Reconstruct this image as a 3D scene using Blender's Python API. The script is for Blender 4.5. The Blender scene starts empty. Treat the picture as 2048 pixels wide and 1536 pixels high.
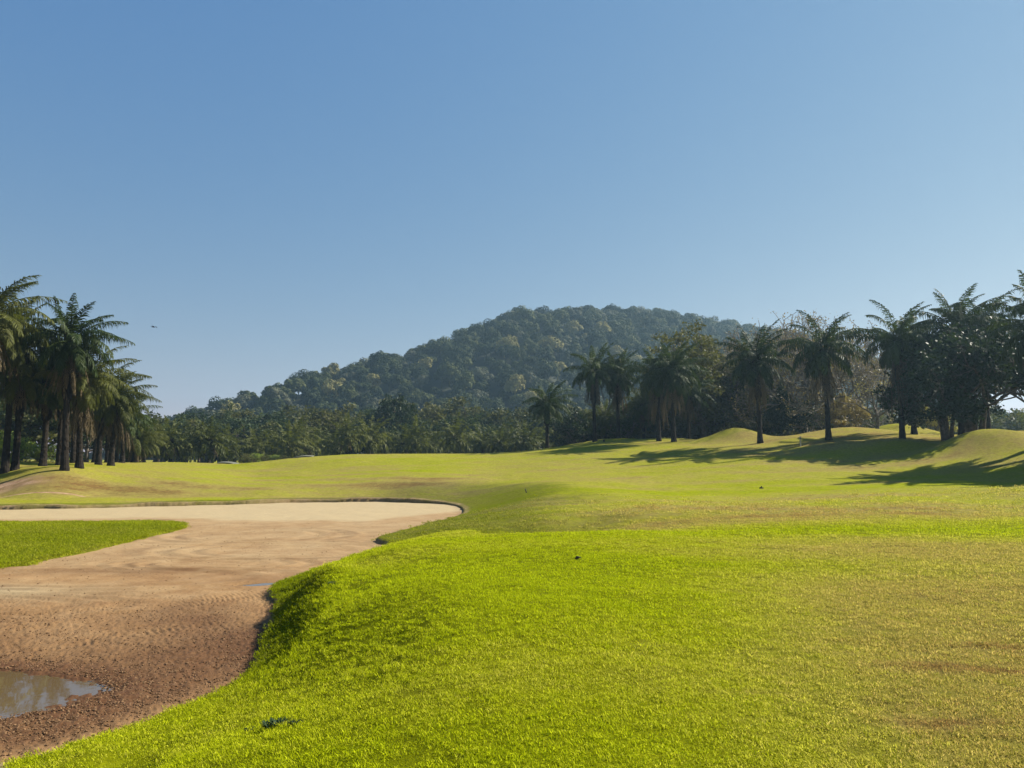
import bpy, math, random
import numpy as np
from mathutils import Vector

# ------------------------------------------------------------------ camera, sky, sun, exposure
SC = bpy.context.scene
COL = SC.collection
F = 1540.0
PITCH = math.atan((905 - 768) / F)
CAMZ = 1.6
SUN_AZ = math.radians(70)      # to the right of the viewing direction (+Y)
SUN_EL = math.radians(40)
cam_d = bpy.data.cameras.new('camera')
cam = bpy.data.objects.new('camera', cam_d)
COL.objects.link(cam)
cam_d.sensor_width = 36
cam_d.lens = F / 2048 * 36
cam_d.clip_start = 0.05
cam_d.clip_end = 8000
cam.location = (0, 0, CAMZ)
cam.rotation_euler = (math.pi / 2 + PITCH, 0, 0)
SC.camera = cam

world = bpy.data.worlds.new('World')
SC.world = world
world.use_nodes = True
wn = world.node_tree
bg = wn.nodes['Background']
sky = wn.nodes.new('ShaderNodeTexSky')
sky.sky_type = 'NISHITA'
sky.sun_disc = False
sky.sun_elevation = SUN_EL
sky.sun_rotation = SUN_AZ
sky.altitude = 0
sky.air_density = 1.1
sky.dust_density = 0.15
sky.ozone_density = 2.5
# the day's air is greyer towards the horizon than the model's: soften each channel's range
SKY_ST = 0.0475
sp = wn.nodes.new('ShaderNodeSeparateColor'); cb_ = wn.nodes.new('ShaderNodeCombineColor')
wn.links.new(sky.outputs[0], sp.inputs[0])
for i_, (g_, k_) in enumerate([(1.06, .86), (.62, .587), (.22, .572)]):
    a_ = wn.nodes.new('ShaderNodeMath'); a_.operation = 'MULTIPLY'; a_.inputs[1].default_value = .1154
    p_ = wn.nodes.new('ShaderNodeMath'); p_.operation = 'POWER'; p_.inputs[1].default_value = g_
    m_ = wn.nodes.new('ShaderNodeMath'); m_.operation = 'MULTIPLY'; m_.inputs[1].default_value = k_ / .1154
    wn.links.new(sp.outputs[i_], a_.inputs[0]); wn.links.new(a_.outputs[0], p_.inputs[0]); wn.links.new(p_.outputs[0], m_.inputs[0])
    wn.links.new(m_.outputs[0], cb_.inputs[i_])
wn.links.new(cb_.outputs[0], bg.inputs['Color'])
bg.inputs['Strength'].default_value = SKY_ST

sun_d = bpy.data.lights.new('sun', 'SUN')
sun_d.energy = 5.0
sun_d.angle = math.radians(0.5)
sun_d.color = (1.0, 0.94, 0.82)
sun = bpy.data.objects.new('sun', sun_d)
COL.objects.link(sun)
SUNV = Vector((math.sin(SUN_AZ) * math.cos(SUN_EL), math.cos(SUN_AZ) * math.cos(SUN_EL), math.sin(SUN_EL)))
sun.rotation_euler = (-SUNV).to_track_quat('-Z', 'Y').to_euler()
sun.location = SUNV * 100

SC.view_settings.view_transform = 'Standard'
SC.view_settings.look = 'None'
SC.view_settings.gamma = 1
SC.view_settings.exposure = 1.28
SC.cycles.use_denoising = True
SC.cycles.max_bounces = 6
SC.cycles.transparent_max_bounces = 4
SC.cycles.volume_bounces = 0

rng = np.random.default_rng(7)
random.seed(7)


# ------------------------------------------------------------------ helpers
def P(px, py, Y):
    u = (px - 1024) / F; v = (768 - py) / F
    dy = math.cos(PITCH) - v * math.sin(PITCH); dz = math.sin(PITCH) + v * math.cos(PITCH)
    k = Y / dy
    return (u * k, Y, CAMZ + dz * k)


def proj(x, y, z):
    z = z - CAMZ
    d = y * math.cos(PITCH) + z * math.sin(PITCH)
    up = z * math.cos(PITCH) - y * math.sin(PITCH)
    return 1024 + F * x / d, 768 - F * up / d


def mk(name, V, faces, mat, smooth=False, attrs=None):
    """faces: list of int arrays (n,3) or (n,4)"""
    me = bpy.data.meshes.new(name)
    V = np.asarray(V, dtype=np.float32)
    me.vertices.add(len(V))
    me.vertices.foreach_set('co', V.ravel())
    faces = [np.asarray(f, dtype=np.int32) for f in faces if len(f)]
    tot = np.concatenate([np.full(len(f), f.shape[1], dtype=np.int32) for f in faces])
    idx = np.concatenate([f.ravel() for f in faces])
    me.loops.add(len(idx))
    me.loops.foreach_set('vertex_index', idx)
    me.polygons.add(len(tot))
    st = np.zeros(len(tot), dtype=np.int32); st[1:] = np.cumsum(tot)[:-1]
    me.polygons.foreach_set('loop_start', st)
    me.polygons.foreach_set('loop_total', tot)
    me.polygons.foreach_set('use_smooth', np.full(len(tot), smooth, dtype=bool))
    if attrs:
        for k, a in attrs.items():
            at = me.attributes.new(k, 'FLOAT', 'POINT')
            at.data.foreach_set('value', np.asarray(a, dtype=np.float32))
    if mat: me.materials.append(mat)
    me.update(calc_edges=True)
    return me


def link(name, data, parent=None, loc=(0, 0, 0), rz=0, scale=None):
    o = bpy.data.objects.new(name, data)
    COL.objects.link(o)
    o.location = loc
    o.rotation_euler = (0, 0, rz)
    if scale is not None:
        o.scale = scale if hasattr(scale, '__len__') else (scale,) * 3
    if parent: o.parent = parent
    return o


def tag(o, label=None, cat=None, group=None, kind=None):
    if label: o['label'] = label
    if cat: o['category'] = cat
    if group: o['group'] = group
    if kind: o['kind'] = kind
    return o


def sstep(a, b, x):
    t = np.clip((x - a) / (b - a), 0, 1)
    return t * t * (3 - 2 * t)


def vnoise(x, y, seed=0):
    xi = np.floor(x).astype(np.int64); yi = np.floor(y).astype(np.int64)
    fx = x - xi; fy = y - yi
    fx = fx * fx * (3 - 2 * fx); fy = fy * fy * (3 - 2 * fy)

    def h(a, b):
        n = (a * 374761393 + b * 668265263 + seed * 1274126177) & 0x7fffffff
        n = ((n ^ (n >> 13)) * 1274126177) & 0x7fffffff
        return ((n ^ (n >> 16)) & 0xffff) / 65535.0
    return (h(xi, yi) * (1 - fx) + h(xi + 1, yi) * fx) * (1 - fy) + (h(xi, yi + 1) * (1 - fx) + h(xi + 1, yi + 1) * fx) * fy


def fbm(x, y, seed=0, o=3):
    r = 0; a = .5; s = 0
    for i in range(o):
        r = r + a * vnoise(x * 2 ** i + 13.1 * i, y * 2 ** i + 7.7 * i, seed + i); s += a; a *= .5
    return r / s


# ------------------------------------------------------------------ sand outline (world metres, bed at SZ)
SZ = -1.2


def S(px, py):
    """point of the sand bed seen at a pixel"""
    a = P(px, py, 1.0); k = (SZ - CAMZ) / (a[2] - CAMZ)
    return (a[0] * k, k)


SAND = [S(-160, 1620), S(0, 1547), S(100, 1524), S(200, 1494), S(300, 1459), S(370, 1432), S(440, 1404), S(490, 1378), S(515, 1343),
        S(530, 1300), S(543, 1270), S(556, 1238), S(560, 1215), S(545, 1198), S(543, 1186), (-4.85, 16.3), (-4.5, 17.6), (-4.2, 19.2), (-4.0, 20.8),
        (-3.9, 22.0), S(795, 1096), S(750, 1084), S(775, 1075), S(820, 1061), S(870, 1047), S(915, 1034), S(925, 1024), S(915, 1014), S(880, 1008),
        S(840, 1006), S(760, 1004), S(690, 1004), S(600, 1005), S(500, 1008), S(420, 1010), S(300, 1013), S(150, 1017), S(0, 1019), S(-200, 1022),
        (-42, 38), (-50, 30), (-45, 12), (-20, 6.5), (-9, 5.5)]
ISLE = [S(374, 1052), S(360, 1060), S(290, 1077), S(180, 1104), S(90, 1120), S(0, 1137), (-17, 16.5), (-27, 18), (-33, 25), (-28, 31), S(0, 1049), S(100, 1048),
        S(200, 1048), S(330, 1047)]


def refine(poly, step=.35, amp=.05, seed=1):
    out = []
    n = len(poly)
    p = np.array(poly)
    for i in range(n):
        p0, p1, p2, p3 = p[(i - 1) % n], p[i], p[(i + 1) % n], p[(i + 2) % n]
        m = max(1, int(np.hypot(*(p2 - p1)) / step))
        for k in range(m):
            t = k / m
            q = .5 * ((2 * p1) + (-p0 + p2) * t + (2 * p0 - 5 * p1 + 4 * p2 - p3) * t * t + (-p0 + 3 * p1 - 3 * p2 + p3) * t ** 3)
            out.append(q)
    out = np.array(out)
    out += amp * 2 * (np.random.default_rng(seed).random(out.shape) - .5) * np.where(out[:, 1:2] > 26, .12, 1)
    out[:, 1] += .22 * (vnoise(out[:, 0] * .9, out[:, 1] * .2, 6) - .5) * (out[:, 1] > 34)
    return out


SANDP = refine(SAND, .35, .05, 1)
ISLEP = refine(ISLE, .4, .05, 2)


def sdist(poly, x, y):
    """signed distance, positive inside"""
    x = x.ravel(); y = y.ravel()
    d2 = np.full(x.shape, 1e9); ins = np.zeros(x.shape, bool)
    n = len(poly)
    for i in range(n):
        ax, ay = poly[i]; bx, by = poly[(i + 1) % n]
        ex, ey = bx - ax, by - ay
        wx, wy = x - ax, y - ay
        t = np.clip((wx * ex + wy * ey) / (ex * ex + ey * ey + 1e-12), 0, 1)
        d2 = np.minimum(d2, (wx - t * ex) ** 2 + (wy - t * ey) ** 2)
        c = ((ay > y) != (by > y)) & (x < (bx - ax) * (y - ay) / (by - ay + 1e-12) + ax)
        ins ^= c
    return np.where(ins, 1, -1) * np.sqrt(d2)


# ------------------------------------------------------------------ terrain height
CP = []
for a in [(1024, 1536, 3.9), (1500, 1536, 3.85), (2048, 1536, 3.8), (700, 1400, 6.0), (1024, 1300, 6.3), (1500, 1300, 6.3), (2048, 1300, 6.3), (850, 1250, 7.8),
          (1024, 1150, 10.6), (1500, 1150, 10.5), (2048, 1150, 10.3), (760, 1200, 10.2), (800, 1110, 14.6), (900, 1083, 16.5), (1050, 1068, 17.5),
          (1250, 1062, 18.5), (1500, 1058, 19), (2048, 1052, 19.5), (640, 1150, 13.2),
          (2048, 1010, 27), (1500, 1020, 26), (1250, 1030, 25), (1100, 1040, 25), (1500, 998, 33), (1250, 1000, 32), (1100, 1000, 33), (1000, 1020, 31),
          (1750, 990, 32), (2048, 972, 33), (1900, 981, 33), (2048, 962, 40), (1850, 958, 41), (1650, 955, 44), (2048, 915, 46),
          (1000, 985, 38), (1100, 966, 42), (1300, 972, 42), (850, 985, 43), (720, 990, 45), (860, 952, 53), (1000, 948, 55), (800, 970, 48),
          (500, 955, 58), (700, 935, 64), (1000, 920, 66), (1300, 922, 60), (1500, 938, 50), (1700, 928, 51), (1900, 930, 47),
          (160, 925, 76), (300, 925, 84), (400, 926, 88), (480, 928.5, 86), (540, 922, 84), (600, 916, 82), (680, 910, 80), (850, 908, 80), (1000, 906, 80),
          (1100, 897, 84), (1200, 886, 84), (1300, 884, 82), (1400, 882, 78),
          (1520, 888, 66), (1657, 880, 64), (1805, 879, 61), (1345, 884, 74), (1600, 903, 58), (1750, 912, 54), (1850, 905, 53), (1895, 880, 60),
          (1950, 868, 60), (0, 996, 43.5), (200, 995, 44), (400, 993, 44.5), (550, 990, 45), (0, 975, 46.5), (60, 940, 49), (130, 937, 49), (300, 935, 60),
          (400, 955, 53), (200, 960, 48), (30, 931, 53), (90, 932, 54), (600, 965, 52), (-200, 935, 50), (-200, 990, 44)]:
    CP.append(P(*a))
for x, y in [(-3, 6), (-6, 6), (-12, 8), (-8, 10), (-6, 14), (-6, 20), (-5, 26), (-4.5, 31), (-8, 38), (-15, 40), (-25, 36), (-12, 30), (-20, 22), (-30, 30), (-40, 34), (-30, 14), (-18, 10)]:
    CP.append((x, y, -1.2))
for x, y, z in [(0, 0, 0), (10, 0, 0), (-4, 3, -.7), (25, 3, .2), (-20, 2, -.8), (20, 12, .1), (-5, 4.5, -1.0)]:
    CP.append((x, y, z))
for d, z in [(125, -.2), (170, -.6), (300, -.8), (600, -1), (1300, -1)]:
    for a in (-1.0, -.6, -.3, 0, .3, .6, 1.0):
        CP.append((a * d, d, z))
for x, y, z in [(-45, 45, -.4), (-60, 60, .3), (45, 40, 1.5), (55, 55, 3), (70, 80, 2.5), (45, 95, 1.5), (20, 105, .9), (-60, 95, 0)]:
    CP.append((x, y, z))
for q, (ex, ey) in enumerate(SAND[:40]):
    if ey < 48 and ex > -35: CP.append((ex, ey, -1.1 if ey < 34 else -1.04))
for ex, ey, ez in [(-1.9, 7.2, -.62), (-2.3, 9.3, -.66), (-2.8, 11.3, -.74), (-3.4, 13.2, -.80), (-3.5, 15.5, -.78), (-2.6, 13.5, -.55), (-1.8, 10.5, -.40), (-1.2, 8, -.30),
                   (-2.6, 17.5, -.50), (-2.6, 21, -.75), (-2.0, 25, -.85), (-1.0, 21, -.50), (-2.7, 5.8, -.80), (-3.5, 6.6, -.98)]:
    CP.append((ex, ey, ez))
for ex, ey, ez in [(-.5, 21, -.80), (1.5, 21, -.62), (0, 24, -.84), (-2, 23.5, -.98), (2.5, 24, -.72), (4, 21, -.5)]:
    CP.append((ex, ey, ez))
CP = np.array(CP)


def ab(x, y):
    yy = np.clip(y, 0.5, 2000)
    return np.clip(x / (yy + 5), -1.15, 1.15) * 3.0, np.log(yy + 5) * 1.6


def tps_k(r2):
    return .5 * r2 * np.log(r2 + 1e-9)


ca, cb = ab(CP[:, 0], CP[:, 1])
n = len(CP)
K = tps_k((ca[:, None] - ca) ** 2 + (cb[:, None] - cb) ** 2) + np.eye(n) * 0.0015
Pm = np.stack([np.ones(n), ca, cb], 1)
Am = np.block([[K, Pm], [Pm.T, np.zeros((3, 3))]])
wts = np.linalg.solve(Am, np.concatenate([CP[:, 2], [0, 0, 0]]))

MOUNDS = []


def mound(px, py, Y, rx, ry, h):
    x, y, z = P(px, py, Y)
    MOUNDS.append((x, y, rx, ry, h))


mound(1474, 880, 72, 2.7, 3.0, 1.25)      # round mound left of the leaning palm trunk
mound(1700, 880, 69, 5.0, 3.2, .95)
mound(1590, 880, 66, 2.2, 2.5, .25)
mound(1795, 880, 77, 4.4, 3.2, 1.65)         # pale mound behind
mound(1990, 880, 51, 3.2, 3.0, 1.05)         # right mound
mound(1930, 880, 53, 2.4, 2.0, .35)
mound(1265, 884, 82, 3.2, 3.0, .3)
mound(1780, 905, 57, 3.6, 2.2, .55)
mound(1680, 905, 58, 2.6, 2.0, .25)
mound(1205, 893, 84, 4, 2, .35)
mound(1330, 893, 78, 3.5, 2, .3)
mound(1830, 910, 55, 5, 1.6, -.35)
mound(690, 925, 68, 5, 6, .3)
mound(560, 925, 74, 4, 4, .25)


def terr0(x, y):
    shp = np.shape(x)
    x = np.atleast_1d(np.asarray(x, float)).ravel(); y = np.atleast_1d(np.asarray(y, float)).ravel()
    a, b = ab(x, y)
    z = wts[n] + wts[n + 1] * a + wts[n + 2] * b
    for i in range(n):
        z = z + wts[i] * tps_k((a - ca[i]) ** 2 + (b - cb[i]) ** 2)
    for mx, my, rx, ry, h in MOUNDS:
        z = z + h * np.exp(-(((x - mx) / rx) ** 2 + ((y - my) / ry) ** 2))
    z += (fbm(x * .35, y * .35, 5) - .5) * .16 * sstep(6, 30, y) + (fbm(x * 1.7, y * 1.7, 9) - .5) * .05
    far = sstep(1500, 400, y) * sstep(900, 300, np.abs(x))
    z = z * far - 1.0 * (1 - far)
    return z.reshape(shp)


def terr(x, y):
    shp = np.shape(x)
    x = np.atleast_1d(np.asarray(x, float)).ravel(); y = np.atleast_1d(np.asarray(y, float)).ravel()
    z = terr0(x, y)
    m = (y < 48) & (y > 4) & (x < 3) & (x > -55)
    if m.any():
        xm, ym = x[m], y[m]
        ds = sdist(SANDP, xm, ym); di = sdist(ISLEP, xm, ym)
        zz = z[m]
        lip = np.where(ym > 34, .17 + .10 * (vnoise(xm * .35, ym * .35, 3) - .5), .11)
        lip = lip * sstep(-2.5, -7, xm) + np.where((ym < 9) | (ym > 30), .04, .10)
        lw = np.where(ym > 34, .5, .12)
        out = np.maximum(zz, SZ + lip * sstep(0, 1, -ds / lw) + .05 * np.clip(-ds, 0, 2))
        lim = np.minimum(out, SZ + lip + .03 + .20 * np.clip(-ds, 0, 9)); bl = sstep(.6, 7, -ds)
        out = np.where(ym > 30, lim * (1 - bl) + out * bl, out)
        dd = -ds + .25 * (vnoise(xm * 1.5, ym * 1.5, 19) - .5)
        out = out + .17 * sstep(.35, 1.0, dd) * sstep(4, 1.3, dd) * sstep(7.5, 10, ym) * sstep(19, 16, ym) * (xm > -6)
        out = out + .16 * (fbm(xm * 2.2, ym * 2.2, 29) - .5) * sstep(1.5, .5, dd) * sstep(.05, .3, dd) * sstep(8, 10, ym) * sstep(20, 17, ym)
        # soften: outside near edge keep terrain but never below the lip
        inn = SZ - .04 - .4 * sstep(0, .12, ds)
        isl = SZ + .10 * sstep(0, .12, di) + .12 * np.clip(di, 0, 3) / 3
        z[m] = np.where(ds > 0, np.where(di > 0, isl, inn), out)
        z[m] = np.where((ds > 0) & (di <= 0) & (di > -.12), np.maximum(z[m], SZ - .04 - .4 * sstep(0, .12, -di)), z[m])
    return z.reshape(shp)


def gz(x, y):
    return float(terr(np.array([x]), np.array([y]))[0])


# ------------------------------------------------------------------ dryness of the turf (world-space wear)
def dryness(x, y):
    """0 lush green .. 1 brown; follows where the turf is worn or dry"""
    d = .10 + .56 * sstep(.04, .50, (x + 0.4) / (np.maximum(y, 3) + 3)) * sstep(21, 11, y)
    d = d + .22 * sstep(12, 5, y) * sstep(1.4, 4.5, x)
    mid = sstep(17, 22, y) * sstep(37, 32, y)
    d = d + mid * (.36 - .10 * sstep(2, -2, x))
    d = d + .43 * sstep(30, 44, y)
    for cx, cy, rx, ry, h in [(-5.5, 50, 5, 4.5, .22), (-24, 47, 9, 5, .20), (-33, 46, 10, 3, .15), (32, 49, 12, 8, .13), (24, 66, 14, 8, .12),
                              (38, 62, 8, 6, .2),  (4, 25, 9, 2.2, .18), (13, 23, 8, 1.2, .2),
                              (8, 18.6, 9, 1.0, -.14), (9, 40, 14, 4, -.06), (-10, 58, 9, 4, -.10), (2, 70, 20, 9, -.08), (20, 43, 9, 5, -.10),
                              (-.2, 10, 1.8, 4.5, -.12), (-2.2, 14, 1.5, 2.5, .10), (5, 14, 5, 1.2, .10), (0, 5, 2, .8, .10), (-3.8, 10.5, .8, 2, -.02)]:
        d = d + h * np.exp(-(((x - cx) / rx) ** 2 + ((y - cy) / ry) ** 2))
    d = d + .13 * np.sin((x * .30 + y * .95) * 1.9) * np.exp(-(((x + 15) / 13) ** 2 + ((y - 54) / 9) ** 2)) + .07 * np.sin(y * 1.5 - x * .12) * sstep(30, 40, y) * sstep(4, 12, x) * sstep(75, 60, y)
    d = d + .22 * (fbm(x * .55, y * .28, 21) - .5) + .50 * (fbm(x * .16, y * .45, 33) - .5) + .30 * (fbm(x * .4, y * 1.3, 35) - .5) * sstep(8, 25, y) + .14 * (fbm(x * 2.1, y * 1.6, 41) - .5) * sstep(30, 8, y)
    d = np.where(y < 22, np.minimum(d, .60 + .25 * (d - .60)), d)
    for cx, cy, rx, ry, h in [(3.05, 5.75, .35, .12, .30), (3.5, 5.6, .3, .08, .25), (2.4, 4.5, .35, .10, .25), (3.9, 6.4, .3, .1, .2), (1.5, 5.1, .3, .08, .12), (4.4, 4.9, .3, .12, .2)]:
        d = d + h * np.exp(-(((x - cx) / rx) ** 2 + ((y - cy) / ry) ** 2)) * (.4 + 1.2 * fbm(x * 9, y * 9, 93))
    return np.clip(d, 0, 1)


def rough_and_shade(x, y):
    """where taller, darker unmown grass grows: island, the spur beyond the near slope; bank face and far lip: painted shade"""
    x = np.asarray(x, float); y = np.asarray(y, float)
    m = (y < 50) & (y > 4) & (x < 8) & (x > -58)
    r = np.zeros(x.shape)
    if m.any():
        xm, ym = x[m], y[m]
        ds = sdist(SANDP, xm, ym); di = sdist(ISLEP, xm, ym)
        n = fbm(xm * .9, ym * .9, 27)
        a = sstep(.95, .55, -ds + .5 * (n - .5)) * sstep(7.5, 10.5, ym) * sstep(19, 17, ym) * .75  # near bank face: its shade painted into the grass colour
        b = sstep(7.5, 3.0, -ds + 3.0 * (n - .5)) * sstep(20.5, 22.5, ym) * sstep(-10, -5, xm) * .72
        c = sstep(.9, .3, -ds) * sstep(34, 36, ym) * .8  # far lip band: shade of the face painted as darker turf
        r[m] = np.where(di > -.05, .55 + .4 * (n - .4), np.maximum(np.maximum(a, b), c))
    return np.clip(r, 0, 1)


# ------------------------------------------------------------------ materials
def mat_new(name):
    m = bpy.data.materials.new(name)
    m.use_nodes = True
    nt = m.node_tree
    nt.nodes.clear()
    return m, nt, nt.nodes, nt.links


def ramp(nodes, stops):
    r = nodes.new('ShaderNodeValToRGB')
    e = r.color_ramp.elements
    while len(e) < len(stops): e.new(.5)
    for i, (p, c) in enumerate(stops):
        e[i].position = p; e[i].color = (*c, 1)
    return r


def noise(nodes, links, vec, scale, detail=3, rough=.6):
    t = nodes.new('ShaderNodeTexNoise')
    t.inputs['Scale'].default_value = scale
    t.inputs['Detail'].default_value = detail
    t.inputs['Roughness'].default_value = rough
    if vec is not None: links.new(vec, t.inputs['Vector'])
    return t


def mathn(nodes, links, op, a, b, clamp=False):
    m = nodes.new('ShaderNodeMath'); m.operation = op; m.use_clamp = clamp
    for i, v in enumerate((a, b)):
        if isinstance(v, (int, float)): m.inputs[i].default_value = v
        else: links.new(v, m.inputs[i])
    return m.outputs[0]


def mixc(nodes, links, fac, a, b, bt='MIX'):
    m = nodes.new('ShaderNodeMix'); m.data_type = 'RGBA'; m.blend_type = bt
    if isinstance(fac, (int, float)): m.inputs[0].default_value = fac
    else: links.new(fac, m.inputs[0])
    for i, v in ((6, a), (7, b)):
        if isinstance(v, tuple): m.inputs[i].default_value = (*v, 1)
        else: links.new(v, m.inputs[i])
    return m.outputs[2]


TURF = [(0.0, (.320, .375, .004)), (.22, (.365, .395, .008)), (.5, (.41, .385, .046)), (.75, (.41, .325, .085)), (1.0, (.25, .145, .045))]


def ground_mat():
    m, nt, N, L = mat_new('turf')
    out = N.new('ShaderNodeOutputMaterial')
    b = N.new('ShaderNodeBsdfPrincipled')
    at = N.new('ShaderNodeAttribute'); at.attribute_name = 'dry'
    geo = N.new('ShaderNodeNewGeometry')
    pos = geo.outputs['Position']
    # streaky medium and fine variation
    mp = N.new('ShaderNodeMapping'); mp.inputs['Scale'].default_value = (1, 1.0, 1.0); L.new(pos, mp.inputs['Vector'])
    n1 = noise(N, L, mp.outputs[0], 2.2, 5, .7)
    n2 = noise(N, L, mp.outputs[0], 26, 4, .8)
    n3 = noise(N, L, mp.outputs[0], 110, 2, .8)
    v = mathn(N, L, 'ADD', at.outputs['Fac'], mathn(N, L, 'MULTIPLY', mathn(N, L, 'SUBTRACT', n1.outputs[0], .5), .62))
    v = mathn(N, L, 'ADD', v, mathn(N, L, 'MULTIPLY', mathn(N, L, 'SUBTRACT', n2.outputs[0], .5), .30), True)
    r = ramp(N, TURF); L.new(v, r.inputs[0])
    sp = mathn(N, L, 'ADD', mathn(N, L, 'MULTIPLY', n2.outputs[0], .7), mathn(N, L, 'MULTIPLY', n3.outputs[0], .9))
    n5 = noise(N, L, mp.outputs[0], 5.5, 4, .75)
    mot = ramp(N, [(.32, (.72,) * 3), (.5, (1.0,) * 3), (.68, (1.2,) * 3)]); L.new(n5.outputs[0], mot.inputs[0])
    sr = ramp(N, [(.42, (.50,) * 3), (.62, (.88,) * 3), (.8, (1.12,) * 3), (1, (1.25,) * 3)])
    L.new(mathn(N, L, 'MULTIPLY', sp, 1.0), sr.inputs[0])
    soil = N.new('ShaderNodeAttribute'); soil.attribute_name = 'soil'
    col = mixc(N, L, 1.0, r.outputs[0], sr.outputs[0], 'MULTIPLY')
    col = mixc(N, L, 1.0, col, (.43, .435, .47), 'MULTIPLY')
    col = mixc(N, L, 1.0, col, mot.outputs[0], 'MULTIPLY')
    ro = N.new('ShaderNodeAttribute'); ro.attribute_name = 'rough'  # darkens unmown grass, and paints shade on bank face and far lip
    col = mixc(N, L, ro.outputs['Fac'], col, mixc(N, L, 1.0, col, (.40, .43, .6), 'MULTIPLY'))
    th = N.new('ShaderNodeAttribute'); th.attribute_name = 'thatch'
    col = mixc(N, L, th.outputs['Fac'], col, mixc(N, L, 1.0, col, mixc(N, L, n2.outputs[0], (.42, .42, .36), (.85, .80, .7)), 'MULTIPLY'))
    n4 = noise(N, L, pos, 9, 4, .7)
    sf = mathn(N, L, 'MULTIPLY', soil.outputs['Fac'], mathn(N, L, 'ADD', n4.outputs[0], .45), True)
    soilc = ramp(N, [(.3, (.16, .085, .045)), (.7, (.42, .29, .19))]); L.new(n1.outputs[0], soilc.inputs[0])
    col = mixc(N, L, sf, col, soilc.outputs[0])
    L.new(col, b.inputs['Base Color'])
    b.inputs['Roughness'].default_value = .85
    b.inputs['Specular IOR Level'].default_value = .01
    bp = N.new('ShaderNodeBump'); bp.inputs['Strength'].default_value = .55; bp.inputs['Distance'].default_value = .03
    hh = mathn(N, L, 'ADD', n2.outputs[0], mathn(N, L, 'MULTIPLY', n3.outputs[0], .5))
    L.new(hh, bp.inputs['Height']); L.new(bp.outputs[0], b.inputs['Normal'])
    L.new(b.outputs[0], out.inputs[0])
    return m


def blade_mat():
    m, nt, N, L = mat_new('grass_blade')
    out = N.new('ShaderNodeOutputMaterial')
    at = N.new('ShaderNodeAttribute'); at.attribute_name = 'dry'; at.attribute_type = 'INSTANCER'
    sh = N.new('ShaderNodeAttribute'); sh.attribute_name = 'shade'
    v = mathn(N, L, 'ADD', at.outputs['Fac'], mathn(N, L, 'MULTIPLY', mathn(N, L, 'SUBTRACT', sh.outputs['Fac'], .42), .32), True)
    r = ramp(N, TURF); L.new(v, r.inputs[0])
    br = mathn(N, L, 'ADD', mathn(N, L, 'MULTIPLY', sh.outputs['Fac'], 1.15), .48)
    g = N.new('ShaderNodeCombineColor')
    for i in range(3): L.new(br, g.inputs[i])
    col = mixc(N, L, 1.0, r.outputs[0], g.outputs[0], 'MULTIPLY')
    ro = N.new('ShaderNodeAttribute'); ro.attribute_name = 'rough'; ro.attribute_type = 'INSTANCER'  # blades get the same darkening: unmown grass plus painted bank shade
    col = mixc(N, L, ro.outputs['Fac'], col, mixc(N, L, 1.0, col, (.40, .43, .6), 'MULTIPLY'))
    d = N.new('ShaderNodeBsdfPrincipled'); L.new(col, d.inputs['Base Color']); d.inputs['Roughness'].default_value = .6
    d.inputs['Specular IOR Level'].default_value = .01
    t = N.new('ShaderNodeBsdfTranslucent'); L.new(col, t.inputs['Color'])
    mx = N.new('ShaderNodeMixShader'); mx.inputs[0].default_value = .45
    L.new(d.outputs[0], mx.inputs[1]); L.new(t.outputs[0], mx.inputs[2]); L.new(mx.outputs[0], out.inputs[0])
    return m


def sand_mat():
    m, nt, N, L = mat_new('damp_sand')
    out = N.new('ShaderNodeOutputMaterial')
    b = N.new('ShaderNodeBsdfPrincipled')
    geo = N.new('ShaderNodeNewGeometry'); pos = geo.outputs['Position']
    pa = N.new('ShaderNodeAttribute'); pa.attribute_name = 'pale'
    we = N.new('ShaderNodeAttribute'); we.attribute_name = 'wet'
    n1 = noise(N, L, pos, 1.1, 5, .65); n2 = noise(N, L, pos, 14, 5, .75); n3 = noise(N, L, pos, 70, 3, .8)
    base = ramp(N, [(.30, (.150, .072, .026)), (.52, (.25, .145, .060)), (.72, (.33, .21, .10))])
    L.new(mathn(N, L, 'ADD', mathn(N, L, 'MULTIPLY', n1.outputs[0], .6), mathn(N, L, 'MULTIPLY', n2.outputs[0], .45)), base.inputs[0])
    pf = mathn(N, L, 'ADD', pa.outputs['Fac'], mathn(N, L, 'MULTIPLY', mathn(N, L, 'SUBTRACT', n1.outputs[0], .5), .5))
    pf = mathn(N, L, 'MULTIPLY', pf, mathn(N, L, 'GREATER_THAN', pa.outputs['Fac'], .02), True)
    pale = mixc(N, L, n2.outputs[0], (.31, .235, .125), (.38, .295, .165))
    col = mixc(N, L, pf, base.outputs[0], pale)
    wf = mathn(N, L, 'MULTIPLY', we.outputs['Fac'], mathn(N, L, 'ADD', n2.outputs[0], .42), True)
    col = mixc(N, L, wf, col, (.075, .030, .010))
    gr = ramp(N, [(.35, (.62,) * 3), (.6, (1.0,) * 3), (.8, (1.15,) * 3)]); L.new(n3.outputs[0], gr.inputs[0])
    col = mixc(N, L, .7, col, gr.outputs[0], 'MULTIPLY')
    L.new(col, b.inputs['Base Color'])
    b.inputs['Roughness'].default_value = .85
    b.inputs['Specular IOR Level'].default_value = .2
    bp = N.new('ShaderNodeBump'); bp.inputs['Strength'].default_value = .6; bp.inputs['Distance'].default_value = .02
    L.new(mathn(N, L, 'ADD', n2.outputs[0], mathn(N, L, 'MULTIPLY', n3.outputs[0], .5)), bp.inputs['Height'])
    L.new(bp.outputs[0], b.inputs['Normal'])
    L.new(b.outputs[0], out.inputs[0])
    return m


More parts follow.
